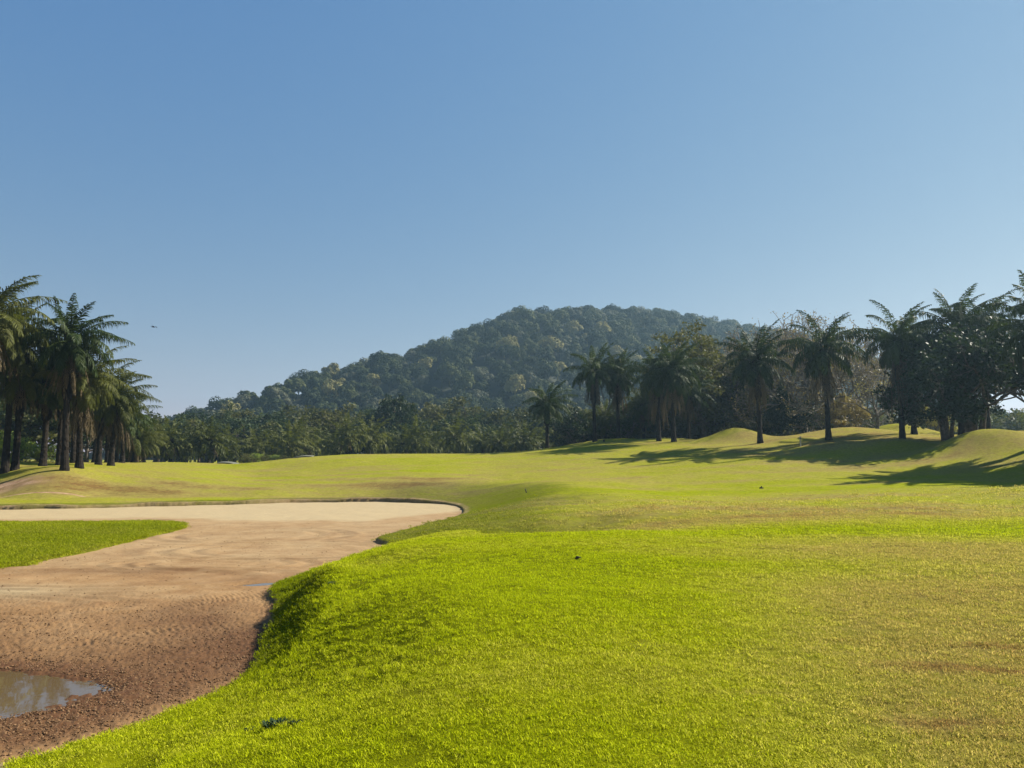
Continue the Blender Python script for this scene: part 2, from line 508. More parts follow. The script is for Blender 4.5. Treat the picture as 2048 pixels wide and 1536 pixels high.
def leaf_mat(name, a, bcol, trans=.25, rough=.5, spec=.4, scale=.6):
    m, nt, N, L = mat_new(name)
    out = N.new('ShaderNodeOutputMaterial')
    oi = N.new('ShaderNodeObjectInfo')
    geo = N.new('ShaderNodeNewGeometry')
    nz = noise(N, L, geo.outputs['Position'], scale, 2, .6)
    v = mathn(N, L, 'ADD', mathn(N, L, 'MULTIPLY', oi.outputs['Random'], .45), mathn(N, L, 'MULTIPLY', nz.outputs[0], .9))
    v = mathn(N, L, 'ADD', v, mathn(N, L, 'MULTIPLY', geo.outputs['Random Per Island'], .35))
    r = ramp(N, [(.35, a), (1.15 / 1.3, bcol)]); L.new(mathn(N, L, 'MULTIPLY', v, .85, True), r.inputs[0])
    d = N.new('ShaderNodeBsdfPrincipled'); L.new(r.outputs[0], d.inputs['Base Color'])
    d.inputs['Roughness'].default_value = rough; d.inputs['Specular IOR Level'].default_value = spec
    t = N.new('ShaderNodeBsdfTranslucent')
    L.new(mixc(N, L, 1.0, r.outputs[0], (1.15, 1.2, .55), 'MULTIPLY'), t.inputs['Color'])
    mx = N.new('ShaderNodeMixShader'); mx.inputs[0].default_value = trans
    L.new(d.outputs[0], mx.inputs[1]); L.new(t.outputs[0], mx.inputs[2]); L.new(mx.outputs[0], out.inputs[0])
    return m


def plain_mat(name, a, b, scale=3, rough=.8, spec=.3, bump=.0):
    m, nt, N, L = mat_new(name)
    out = N.new('ShaderNodeOutputMaterial')
    p = N.new('ShaderNodeBsdfPrincipled')
    geo = N.new('ShaderNodeNewGeometry')
    nz = noise(N, L, geo.outputs['Position'], scale, 5, .7)
    r = ramp(N, [(.35, a), (.65, b)]); L.new(nz.outputs[0], r.inputs[0]); L.new(r.outputs[0], p.inputs['Base Color'])
    p.inputs['Roughness'].default_value = rough; p.inputs['Specular IOR Level'].default_value = spec
    if bump:
        bp = N.new('ShaderNodeBump'); bp.inputs['Strength'].default_value = bump; bp.inputs['Distance'].default_value = .05
        L.new(nz.outputs[0], bp.inputs['Height']); L.new(bp.outputs[0], p.inputs['Normal'])
    L.new(p.outputs[0], out.inputs[0])
    return m


M_TURF = ground_mat()
M_BLADE = blade_mat()
M_SAND = sand_mat()
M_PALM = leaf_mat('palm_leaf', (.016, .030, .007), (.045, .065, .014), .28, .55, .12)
M_PALMY = leaf_mat('palm_leaf_sunlit', (.032, .042, .007), (.085, .092, .018), .35, .55, .12)  # yellower, brighter copy of the palm leaf, sunlight put into its colour
M_DEAD = leaf_mat('dead_frond', (.030, .023, .013), (.115, .088, .05), .15, .8, .05)
M_TRUNK = plain_mat('palm_bark', (.010, .008, .006), (.030, .024, .018), 5, .9, .08, .6)
M_BARK = plain_mat('tree_bark', (.05, .04, .03), (.14, .115, .09), 4, .9, .2, .4)
M_BARKP = plain_mat('pale_bark', (.07, .06, .045), (.17, .145, .115), 4, .9, .2, .3)
M_LDARK = leaf_mat('leaf_dark', (.010, .020, .006), (.028, .044, .012), .2, .55, .15, .5)
M_LMID = leaf_mat('leaf_mid', (.020, .034, .009), (.052, .070, .017), .25, .6, .12, .3)
M_LOLIVE = leaf_mat('leaf_olive', (.034, .042, .012), (.09, .088, .028), .3, .6, .12, .3)
M_LYELL = leaf_mat('leaf_yellow', (.14, .13, .035), (.30, .26, .085), .3, .5, .3, .3)
M_LBROWN = leaf_mat('leaf_brown', (.10, .075, .035), (.22, .17, .085), .3, .6, .2, .3)
M_LBRIGHT = leaf_mat('leaf_bright', (.075, .12, .015), (.20, .25, .04), .4, .5, .3, .5)
M_HILLD = leaf_mat('hill_leaf_dark', (.009, .016, .006), (.034, .046, .013), .08, .7, .08, .08)
M_HILLM = leaf_mat('hill_leaf_mid', (.020, .030, .010), (.07, .080, .022), .08, .7, .08, .08)
M_HILLY = leaf_mat('hill_leaf_yellow', (.085, .080, .022), (.20, .18, .06), .08, .7, .08, .1)
M_HILLG = leaf_mat('hill_leaf_grey', (.035, .040, .024), (.09, .095, .055), .08, .7, .08, .1)


# ------------------------------------------------------------------ ground sheet
def build_ground():
    NEAR_Y = 3.0 * np.exp(np.arange(0, 690) * (math.log(40) / 690))
    NEAR_Y = np.sort(np.concatenate([NEAR_Y[(NEAR_Y < 36.5) | (NEAR_Y > 45)], np.arange(36.5, 45, .055)]))
    ys = np.concatenate([np.linspace(-40, 2.2, 16), NEAR_Y, 120 * np.exp(np.linspace(.03, math.log(13), 70))])
    s = np.linspace(-1, 1, 841)
    Sg, Y = np.meshgrid(s, ys)
    v = .78 * np.maximum(Y, 4) + 2.0
    W = 1500
    a = np.abs(Sg)
    X = np.sign(Sg) * np.where(a < .86, v * a / .86, v + (W - v) * (np.clip(a - .86, 0, 1) / .14) ** 3)
    Z = terr(X, Y)
    ny, nx = X.shape
    V = np.stack([X.ravel(), Y.ravel(), Z.ravel()], 1)
    i = np.arange(ny * nx).reshape(ny, nx)
    Fq = np.stack([i[:-1, :-1].ravel(), i[:-1, 1:].ravel(), i[1:, 1:].ravel(), i[1:, :-1].ravel()], 1)
    x = X.ravel(); y = Y.ravel()
    dr = dryness(x, y)
    dI = sdist(ISLEP, x, y)
    dr = np.where(dI > -.1, np.clip(.06 + .3 * (fbm(x * .5, y * .5, 77) - .4) + .2 * sstep(.8, 0, dI), 0, 1), dr)
    soil = np.zeros_like(x)
    for cx, cy, rx, ry, h in [S(-30, 978) + (0, 0, 0)][:0]: pass
    for px, py, Y0, rx, ry, h in [(15, 972, 46.8, 1.6, .5, 1.3), (-60, 985, 45.5, 3, .7, 1.0), (60, 980, 46, 1.0, .3, .7), 
                              (70, 998, 43.4, 2.0, .10, 1.5), (150, 997, 43.3, 1.5, .07, 1.4)]:
        cx, cy, _ = P(px, py, Y0)
        soil += h * np.exp(-(((x - cx) / rx) ** 2 + ((y - cy) / ry) ** 2))
    # bare earth on the cut lip of the bunker
    m = (y < 47) & (y > 4) & (x < 3) & (x > -55)
    ds = np.full(x.shape, -9.); ds[m] = sdist(SANDP, x[m], y[m])
    soil += sstep(-.10, -.01, ds) * (ds <= .2) * .8 * (dI < 0) * (y < 34)
    soil += sstep(-.45, -.2, ds) * (ds <= .2) * .45 * (y >= 34) * (.3 + 1.2 * fbm(x * .8, y * 2, 51)) * (dI < 0)  # far lip: earth colour also stands in for shade on its face
    me = mk('ground', V, [Fq], M_TURF, True, {'dry': dr, 'soil': soil, 'rough': rough_and_shade(x, y), 'thatch': .85 * np.maximum(sstep(30, 16, y) , sstep(-.1, .2, dI))})
    return tag(link('ground', me), 'rolling green and yellowing golf turf', None, None, 'structure')


build_ground()


# ------------------------------------------------------------------ sand bed
PUD = [(-7.9, 9.15, 3.1, 1.22, .03), (-5.05, 16.75, 1.0, .34, 0)]


def pud_e(x, y, p):
    cx, cy, rx, ry, sk = p
    return ((x - cx) / rx) ** 2 + ((y - cy - sk * (x - cx)) / ry) ** 2


def build_sand():
    ys = 5.2 * np.exp(np.arange(0, 560) * (math.log(46.5 / 5.2) / 559))
    t = np.linspace(0, 1, 780)
    T, Y = np.meshgrid(t, ys)
    xr = np.interp(Y, [5, 9, 12, 16, 22, 28, 36, 47], [-1.5, -2.4, -2.9, -3.6, -2.6, -2.2, -1.2, -1.0])
    xl = -(.80 * Y + 4)
    X = xr + (xl - xr) * T
    x = X.ravel(); y = Y.ravel()
    ds = sdist(SANDP, x, y); di = sdist(ISLEP, x, y)
    n1 = fbm(x * .5, y * .5, 61)
    # churned, damp zone round the big puddle and across the near bed
    wet = sstep(17.0, 11.5, y + 1.3 * (n1 - .5) * 4) * (.55 + .45 * sstep(3.5, .3, np.abs(ds) * 1.0))
    e0 = np.sqrt(pud_e(x, y, PUD[0]))
    wet = np.maximum(wet * .95, sstep(2.0, 1.05, e0) * 1.0)
    wet *= 1 - .75 * sstep(.9, .25, ds + .3 * (n1 - .5)) * sstep(11, 8.5, y)          # paler rim at the near bank
    wet = np.maximum(wet, .45 * np.exp(-((y - 17.4) / .8) ** 2) * sstep(-9, -4.5, x))
    wet = np.maximum(wet, .22 * sstep(.5, .0, ds) * sstep(12, 16, y))
    wet = np.maximum(wet, .5 * np.exp(-((y - 18.6 - .03 * (x + 9)) / .5) ** 2 - ((x + 9) / 3) ** 2))
    # pale dry sand: far strip and a patch at the left
    yb = np.interp(x, [-40, -27, -15, -10, -6, -2.5], [31.5, 31.6, 33, 31.6, 32.0, 37])
    pale = sstep(yb - 1.2, yb + 1.2, y + 1.5 * (n1 - .5)) * 1.0
    pale = np.maximum(pale, 1.3 * np.exp(-((x + 12.5) / 3.6) ** 2 - ((y - 15.8 - .0 * x) / .9) ** 2))
    pale = np.maximum(pale, .30 * sstep(17, 22, y) * (.5 + n1))
    pale = np.where(pale < .03, 0, pale)
    z = np.full(x.shape, SZ)
    z += (fbm(x * 1.1, y * 1.1, 71) - .5) * .05
    rough = .25 + .75 * sstep(17, 12, y)
    z += (fbm(x * 9, y * 9, 72, 3) - .5) * .036 * rough * sstep(28, 16, y)
    z += (vnoise(x * 26, y * 26, 75) - .5) * .022 * rough * sstep(20, 14, y)
    # machine tracks: curved tread ribs
    for cx, cy, r0, r1, per, amp, a0, a1 in [(-8.6, 12.6, 2.6, 5.2, .10, .005, -.6, .9), (-7.5, 14.2, 1.6, 3.4, .09, .005, -.7, .8)]:
        r = np.hypot(x - cx, y - cy); th = np.arctan2(y - cy, x - cx)
        mk_ = sstep(.5, .75, vnoise(x * 1.2, y * 1.2, 14)) * sstep(r0, r0 + .3, r) * sstep(r1, r1 - .3, r) * sstep(a0, a0 + .2, th) * sstep(a1, a1 - .2, th)
        z += amp * np.sin(2 * math.pi * r / per + 2 * vnoise(x * 2, y * 2, 8)) * mk_
    # crossing tyre track running away to the right
    dx, dy = .82, .57
    u = (x + 7.2) * dx + (y - 11.2) * dy; w = -(x + 7.2) * dy + (y - 11.2) * dx
    tm = sstep(.45, .7, vnoise(x * 1.6, y * 1.6, 15)) * sstep(.30, .2, np.abs(w)) * sstep(-1.5, -1, u) * sstep(3.3, 2.8, u)
    z += tm * (.010 * np.sin(2 * math.pi * u / .11) - .008)
    # long swirls raked in the middle distance
    for cx, cy, rx, ry in [(-9.5, 17.6, 5.0, 1.8), (-6.5, 22.5, 4.0, 2.2), (-11, 14.5, 4.2, 1.2), (-9.0, 26.5, 3.6, 2.6), (-7.5, 19.8, 2.6, 1.2)]:
        r = np.sqrt(((x - cx) / rx) ** 2 + ((y - cy) / ry) ** 2)
        z += .018 * np.sin(r * 26) * np.exp(-((r - .8) / .35) ** 2)
        for r0_, a_ in ((.82, .42), (1.02, .30), (.62, .25)): wet = np.maximum(wet, a_ * np.exp(-((r - r0_) / .035) ** 2) * sstep(.35, .6, vnoise(x * .8 + r0_ * 9, y * .8, 47)))
    for i, p in enumerate(PUD):
        e = np.sqrt(pud_e(x, y, p)) + .12 * (fbm(x * 2.5, y * 2.5, 91) - .5) * 2
        z -= (.055 if i == 0 else .03) * sstep(1.12, .80, e)
    z = np.where(ds < 0, np.minimum(z, SZ + .03), z)
    keep = (ds > -.9) & (di < .9)
    ny, nx = X.shape
    i = np.arange(ny * nx).reshape(ny, nx)
    Fq = np.stack([i[:-1, :-1].ravel(), i[1:, :-1].ravel(), i[1:, 1:].ravel(), i[:-1, 1:].ravel()], 1)
    Fq = Fq[keep[Fq].any(1)]
    used = np.unique(Fq); rm = np.full(ny * nx, -1); rm[used] = np.arange(len(used))
    V = np.stack([x, y, z], 1)[used]
    # normals up
    me = mk('sand_bed', V, [rm[Fq]], M_SAND, True, {'wet': wet[used], 'pale': pale[used]})
    tag(link('sand', me), 'brown damp sand bed of the large waste bunker', None, None, 'structure')
    return x[used], y[used], wet[used], ds[used], di[used], V


SX = build_sand()

# water in the hollows
m, nt, N, L = mat_new('muddy_water')
o_ = N.new('ShaderNodeOutputMaterial'); b_ = N.new('ShaderNodeBsdfPrincipled')
b_.inputs['Base Color'].default_value = (.10, .065, .03, 1); b_.inputs['Roughness'].default_value = .03
b_.inputs['IOR'].default_value = 1.9; b_.inputs['Specular IOR Level'].default_value = .9
g_ = N.new('ShaderNodeNewGeometry'); nz_ = noise(N, L, g_.outputs['Position'], 3, 2, .5)
bp_ = N.new('ShaderNodeBump'); bp_.inputs['Strength'].default_value = .08; bp_.inputs['Distance'].default_value = .01
L.new(nz_.outputs[0], bp_.inputs['Height']); L.new(bp_.outputs[0], b_.inputs['Normal']); L.new(b_.outputs[0], o_.inputs[0])
M_WATER = m
for i, (p, zz) in enumerate(zip(PUD, (-1.225, -1.229))):
    cx, cy, rx, ry, sk = p
    ang = np.linspace(0, 2 * math.pi, 49)[:-1]
    V = [(cx, cy, zz)] + [(cx + 1.12 * rx * math.cos(a), cy + sk * rx * math.cos(a) + 1.12 * ry * math.sin(a), zz) for a in ang]
    Ft = np.array([(0, 1 + k, 1 + (k + 1) % 48) for k in range(48)])
    tag(link('puddle', mk('puddle', V, [Ft], M_WATER, True)), ['muddy brown puddle reflecting sky at the near edge of the sand', 'thin shallow puddle beside the grass bank'][i], None, None, 'structure')


# ------------------------------------------------------------------ geometry-node scatter (uncountable stuff only)
def scatter(name, pts, rot, scl, extra, protos, label, cat):
    me = bpy.data.meshes.new(name)
    me.vertices.add(len(pts)); me.vertices.foreach_set('co', np.asarray(pts, np.float32).ravel())
    a = me.attributes.new('rot', 'FLOAT_VECTOR', 'POINT'); a.data.foreach_set('vector', np.asarray(rot, np.float32).ravel())
    a = me.attributes.new('scl', 'FLOAT', 'POINT'); a.data.foreach_set('value', np.asarray(scl, np.float32))
    for k, v in extra.items():
        a = me.attributes.new(k, 'FLOAT', 'POINT'); a.data.foreach_set('value', np.asarray(v, np.float32))
    o = link(name, me)
    ng = bpy.data.node_groups.new(name, 'GeometryNodeTree')
    ng.interface.new_socket('Geometry', in_out='INPUT', socket_type='NodeSocketGeometry')
    ng.interface.new_socket('Geometry', in_out='OUTPUT', socket_type='NodeSocketGeometry')
    gi = ng.nodes.new('NodeGroupInput'); go = ng.nodes.new('NodeGroupOutput')
    iop = ng.nodes.new('GeometryNodeInstanceOnPoints')
    jn = ng.nodes.new('GeometryNodeJoinGeometry')
    for p in protos:
        po = bpy.data.objects.new(p.name, p)
        oi = ng.nodes.new('GeometryNodeObjectInfo'); oi.inputs['Object'].default_value = po; oi.inputs['As Instance'].default_value = True
        ng.links.new(oi.outputs['Geometry'], jn.inputs[0])
    def na(nm, t):
        q = ng.nodes.new('GeometryNodeInputNamedAttribute'); q.data_type = t; q.inputs['Name'].default_value = nm
        return q.outputs['Attribute']
    rv = ng.nodes.new('FunctionNodeRandomValue'); rv.data_type = 'INT'
    rv.inputs['Max'].default_value = len(protos) - 1 if len(protos) > 1 else 0
    ri = [s for s in rv.inputs if s.name == 'Max' and s.type == 'INT'][0]; ri.default_value = len(protos) - 1
    ri = [s for s in rv.inputs if s.name == 'Min' and s.type == 'INT'][0]; ri.default_value = 0
    ro = [s for s in rv.outputs if s.type == 'INT'][0]
    ng.links.new(gi.outputs[0], iop.inputs['Points'])
    ng.links.new(jn.outputs[0], iop.inputs['Instance'])
    iop.inputs['Pick Instance'].default_value = True
    ng.links.new(ro, iop.inputs['Instance Index'])
    e2r = ng.nodes.new('FunctionNodeEulerToRotation')
    ng.links.new(na('rot', 'FLOAT_VECTOR'), e2r.inputs[0]); ng.links.new(e2r.outputs[0], iop.inputs['Rotation'])
    ng.links.new(na('scl', 'FLOAT'), iop.inputs['Scale'])
    ng.links.new(iop.outputs[0], go.inputs[0])
    md = o.modifiers.new('scatter', 'NODES'); md.node_group = ng
    tag(o, label, cat, None, 'stuff')
    return o


def tuft_mesh(i, nb=46, r=.10, h=.021, w=.0030, lean=.8):
    g = np.random.default_rng(100 + i)
    a = g.random(nb) * 2 * math.pi; q = np.sqrt(g.random(nb)) * r
    bx = np.cos(a) * q; by = np.sin(a) * q
    hh = h * (.5 + .8 * g.random(nb)); d = g.random(nb) * 2 * math.pi; ln = lean * (.3 + g.random(nb)) * hh
    sd = d + math.pi / 2 + g.normal(0, .5, nb)
    ww = w * (.7 + .6 * g.random(nb))
    V = np.zeros((nb, 5, 3))
    sx = np.cos(sd) * ww; sy = np.sin(sd) * ww
    for k, (t, s) in enumerate([(0, -1), (0, 1), (.55, .8), (.55, -.8), (1, 0)]):
        V[:, k, 0] = bx + np.cos(d) * ln * t * t * 1.4 + sx * s
        V[:, k, 1] = by + np.sin(d) * ln * t * t * 1.4 + sy * s
        V[:, k, 2] = hh * t - .004
    b = np.arange(nb)[:, None] * 5
    me = mk('grass_tuft', V.reshape(-1, 3), [b + np.array([0, 1, 2, 3]), b + np.array([3, 2, 4])], M_BLADE, False, {'shade': np.repeat(g.random(nb), 5)})
    return me


def build_grass():
    g = np.random.default_rng(55)
    X = []; Y = []; SCL = []
    for y0, y1, dens, sc in [(3.0, 6.0, 340, .75), (6.0, 10, 220, .9), (10, 16, 110, 1.1), (16, 24, 42, 1.5), (24, 36, 8, 2.4)]:
        nn = int(dens * (y1 ** 2 - y0 ** 2) * .74 + dens * 7.0 * (y1 - y0))
        y = np.sqrt(y0 ** 2 + g.random(nn) * (y1 ** 2 - y0 ** 2)); x = (g.random(nn) * 2 - 1) * (.74 * y + 3.6)
        X.append(x); Y.append(y); SCL.append(np.full(nn, sc))
    # denser, taller growth on the bank face beside the sand
    nn = 16000
    y = 7 + g.random(nn) * 11; x = -5.3 + g.random(nn) * 4.2
    X.append(x); Y.append(y); SCL.append(np.full(nn, -1))
    nn = 26000
    y = 17.5 + g.random(nn) * 13.5; x = -12 - g.random(nn) * 14
    X.append(x); Y.append(y); SCL.append(np.full(nn, -2))
    x = np.concatenate(X); y = np.concatenate(Y); sc = np.concatenate(SCL)
    ii = sdist(ISLEP, x, y) > .02; isl = (sc == -2)
    ds = np.full(x.shape, -9.); m = (x < 3) & (y > 4); ds[m] = sdist(SANDP, x[m], y[m])
    bank = sc < 0
    bank &= ~isl
    keep = ((isl & ii) | ((ds < -.015) & ~isl)) & (~bank | ((ds > -1.25) & (g.random(len(x)) < .25 + .9 * sstep(-1.3, -.2, ds))))
    x, y, sc, ds, bank, isl = x[keep], y[keep], sc[keep], ds[keep], bank[keep], isl[keep]
    sc = np.where(isl, 1.9, sc)
    long_ = fbm(x * 1.6, y * 1.6, 63)
    sc = np.where(bank, .9 + 1.1 * long_ * g.random(len(x)) * sstep(7, 11, y) + .1, sc)
    sc *= .75 + .5 * g.random(len(x))
    # worn spots have thin grass
    dr = np.where(isl, .04 + .25 * fbm(x * .5, y * .5, 77), dryness(x, y))
    keep = (g.random(len(x)) > .55 * sstep(.7, 1.0, dr)) & (g.random(len(x)) < sstep(37, 24, y))
    # small bare gaps
    gap = fbm(x * 1.3, y * 2.6, 88)
    keep &= ~((gap > .80) & (g.random(len(x)) < .75) & (y < 9))
    x, y, sc, dr, bank = x[keep], y[keep], sc[keep], dr[keep], bank[keep]
    z = terr(x, y)
    rot = np.stack([g.normal(0, .12, len(x)), g.normal(0, .12, len(x)), g.random(len(x)) * 6.28], 1)
    scatter('turf_grass', np.stack([x, y, z], 1), rot, sc, {'rough': rough_and_shade(x, y), 'dry': np.clip(dr + g.normal(0, .06, len(x)) - .05 * bank, 0, 1)}, [tuft_mesh(i) for i in range(6)],
            'short blades of mown grass covering the near slope', 'grass')


build_grass()


def clod_mesh(i):
    g = np.random.default_rng(300 + i)
    import bmesh
    bm = bmesh.new(); bmesh.ops.create_icosphere(bm, subdivisions=1, radius=1)
    for v in bm.verts:
        v.co *= .6 + .6 * g.random(); v.co.z *= .5
    me = bpy.data.meshes.new('clod'); bm.to_mesh(me); bm.free(); me.materials.append(M_CLOD)
    return me


M_CLOD = plain_mat('wet_earth', (.060, .028, .011), (.20, .112, .048), 30, .8, .3, 0)


def build_clods():
    g = np.random.default_rng(66)
    nn = 80000
    y = 6.5 + (g.random(nn) ** 1.2) * 11; x = -(.3 + g.random(nn) * .6) * y * 1.0 - .3
    x = -2.2 - g.random(nn) * (.72 * y - 1.2)
    ds = sdist(SANDP, x, y)
    e0 = np.sqrt(pud_e(x, y, PUD[0]))
    dens = sstep(16, 10, y) * .55 * (.3 + 1.4 * sstep(.4, .65, fbm(x * .9, y * 1.4, 12))) + .65 * sstep(1.9, 1.1, e0) + .25 * sstep(.35, .05, ds)
    dens *= 1 - .6 * sstep(.9, .3, ds) * sstep(10.5, 8.5, y)
    k = (ds > .02) & (e0 > 1.0) & (g.random(nn) < dens)
    x, y, e0 = x[k], y[k], e0[k]
    y2 = 15 + g.random(9000) * 16; x2 = -2.6 - g.random(9000) * (.70 * y2 - 2)
    k2 = (sdist(SANDP, x2, y2) > .1) & (sdist(ISLEP, x2, y2) < -.1) & (g.random(9000) < .30)
    x = np.concatenate([x, x2[k2]]); y = np.concatenate([y, y2[k2]])
    sc = .004 + .015 * g.random(len(x)) ** 2.4
    rot = g.random((len(x), 3)) * np.array([.6, .6, 6.28])
    z = SZ + (fbm(x * 1.1, y * 1.1, 71) - .5) * .05 + .004
    scatter('soil_crumbs', np.stack([x, y, z], 1), rot, sc, {}, [clod_mesh(i) for i in range(4)], 'dark crumbs of churned wet soil round the puddle', 'soil')


build_clods()


# ------------------------------------------------------------------ tree part generators
class G:
    def __init__(s): s.V = []; s.F = {3: [], 4: []}; s.n = 0

    def add(s, V, Fs):
        V = np.asarray(V, float).reshape(-1, 3)
        for f in Fs:
            f = np.asarray(f)
            if len(f): s.F[f.shape[1]].append(f + s.n)
        s.V.append(V); s.n += len(V)

    def mesh(s, name, mat, smooth=False):
        return mk(name, np.concatenate(s.V), [np.concatenate(f) for f in s.F.values() if f], mat, smooth)


def tube(g, pts, rad, sides=6, cap=False):
    pts = np.asarray(pts, float); m_ = len(pts)
    T = np.gradient(pts, axis=0); T /= np.linalg.norm(T, axis=1, keepdims=True) + 1e-9
    ref = np.where(np.abs(T[:, 2:3]) > .9, np.array([[1., 0, 0]]), np.array([[0., 0, 1.]]))
    A = np.cross(T, ref); A /= np.linalg.norm(A, axis=1, keepdims=True) + 1e-9
    B = np.cross(T, A)
    th = np.arange(sides) / sides * 2 * math.pi
    rad = np.asarray(rad, float)
    if rad.ndim == 1: rad = rad[:, None] * np.ones(sides)
    V = pts[:, None] + rad[..., None] * (np.cos(th)[None, :, None] * A[:, None] + np.sin(th)[None, :, None] * B[:, None])
    i = np.arange(m_ * sides).reshape(m_, sides)
    j = np.roll(i, -1, 1)
    g.add(V, [np.stack([i[:-1].ravel(), j[:-1].ravel(), j[1:].ravel(), i[1:].ravel()], 1)])


def fronds(seed, nfr, L0, e_hi, e_lo, bend0, bend1, nl, leaf_len, leaf_w, droop, wind=(0, 0, 0), plum=.55, z0=0., spread=.12):
    """pinnate palm fronds: rachis strips and drooping leaflets"""
    r = np.random.default_rng(seed)
    g = G()
    wind = np.array(wind)
    for i in range(nfr):
        q = i / max(1, nfr - 1)
        az = i * 2.399963 + r.normal(0, .15)
        e0 = math.radians(e_hi + (e_lo - e_hi) * q ** .9 + r.normal(0, 5))
        bend = math.radians(bend0 + (bend1 - bend0) * min(1, q * 1.4) + r.normal(0, 9))
        Lf = L0 * (.72 + .33 * math.sin(math.pi * min(1, .25 + q * .8))) * (.9 + .2 * r.random())
        m_ = 12
        t = np.linspace(0, 1, m_)
        e = e0 - bend * t ** 1.35
        e = np.maximum(e, math.radians(-88))
        st = Lf / (m_ - 1)
        tw = az + .25 * r.normal() * t
        dx = np.cos(e) * np.cos(tw); dy = np.cos(e) * np.sin(tw); dz = np.sin(e)
        D = np.stack([dx, dy, dz], 1)
        pts = np.concatenate([[[0, 0, 0]], np.cumsum(D[:-1] * st, 0)]) + wind * (t[:, None] ** 2) * Lf * .5
        pts[:, 0] += math.cos(az) * spread; pts[:, 1] += math.sin(az) * spread; pts[:, 2] += z0 - .5 * q * spread * 4
        tube(g, pts, .045 * (1 - .85 * t) + .004, 3)
        tt = np.linspace(.16, .995, nl)
        for side in (-1, 1):
            ti = np.clip(tt + r.normal(0, .008, nl), 0, 1)
            B = np.stack([np.interp(ti, t, pts[:, k]) for k in range(3)], 1)
            T = np.stack([np.interp(ti, t, D[:, k]) for k in range(3)], 1); T /= np.linalg.norm(T, axis=1, keepdims=True)
            Sd = np.array([math.sin(az), -math.cos(az), 0]) * side
            Nn = np.cross(T, Sd[None] * side); Nn = -Nn * np.sign(Nn[:, 2:3] + 1e-6) * -1
            ph = r.choice([-.5, 0., .45], nl) * plum * 1.6 + r.normal(0, .12, nl)
            fw = .35 + .9 * ti ** 2
            Dl = Sd * np.cos(ph)[:, None] + Nn * np.sin(ph)[:, None] + T * fw[:, None]
            Dl /= np.linalg.norm(Dl, axis=1, keepdims=True)
            ll = leaf_len * np.sin(math.pi * (.16 + .80 * ti)) ** .6 * (.8 + .35 * r.random(nl)) * (1 - .25 * ti)
            dr = droop * (.6 + .8 * r.random(nl)) * (.45 + .55 * min(1, q * 4))
            gv = np.array([0, 0, -1.])
            p1 = B + Dl * ll[:, None] * .52 + gv * (ll * dr * .14)[:, None] + wind * (ll * .12)[:, None]
            p2 = B + Dl * ll[:, None] * (.98 - .25 * np.clip(dr, 0, 2))[:, None] + gv * (ll * dr * .55)[:, None] + wind * (ll * .5)[:, None]
            w = leaf_w * (.8 + .4 * r.random(nl))[:, None]
            S_ = np.cross(Dl, r.normal(0, .35, (nl, 3)) + Nn); S_ /= np.linalg.norm(S_, axis=1, keepdims=True) + 1e-9
            V = np.stack([B - S_ * w * .35, B + S_ * w * .35, p1 + S_ * w * .5, p1 - S_ * w * .5, p2], 1)
            b = np.arange(nl)[:, None] * 5
            g.add(V, [b + np.array([0, 1, 2, 3]), b + np.array([3, 2, 4])])
    return g


def palm_trunk(seed, slim=False):
    """unit-height trunk, scaled per palm in z"""
    r = np.random.default_rng(seed)
    g = G(); m_ = 56; sd = 12
    t = np.linspace(-.06, 1, m_)
    if slim:
        base = .15 + .10 * np.exp(-np.clip(t, 0, 1) * 14)
        ns = .02
    else:
        base = .225 + .14 * np.exp(-np.clip(t, 0, 1) * 9) + .10 * sstep(.72, .95, t)
        ns = .05
    rad = base[:, None] * np.ones(sd) + ns * (r.random((m_, sd)) - .5) + ns * .15 * np.sin(np.arange(m_) * 2.1)[:, None]
    ang = r.random() * 6
    c = .10 * np.stack([np.cos(ang) * np.sin(t * 2.2), np.sin(ang) * np.sin(t * 2.2)], 1)
    pts = np.stack([c[:, 0], c[:, 1], t], 1)
    # straight rings (local frame constant)
    th = np.arange(sd) / sd * 2 * math.pi
    V = pts[:, None] + np.stack([rad * np.cos(th), rad * np.sin(th), (r.random((m_, sd)) - .5) * .006], 2)
    i = np.arange(m_ * sd).reshape(m_, sd); j = np.roll(i, -1, 1)
    g.add(V, [np.stack([i[:-1].ravel(), j[:-1].ravel(), j[1:].ravel(), i[1:].ravel()], 1)])
    if not slim:
        # stubs of old leaf bases round the upper trunk
        for k in range(70):
            z = .55 + .45 * (k / 70); a = k * 2.4 + r.normal(0, .2)
            rr = float(np.interp(z, t, base)); L = .16 + .14 * r.random()
            cx, cy = np.interp(z, t, c[:, 0]), np.interp(z, t, c[:, 1])
            p0 = np.array([cx + math.cos(a) * rr * .8, cy + math.sin(a) * rr * .8, z]); p1 = p0 + np.array([math.cos(a) * L * .8, math.sin(a) * L * .8, L * .10])
            tube(g, [p0, p1], [.07, .035], 4)
    return g.mesh('palm_trunk', M_TRUNK if not slim else M_BARK, False)


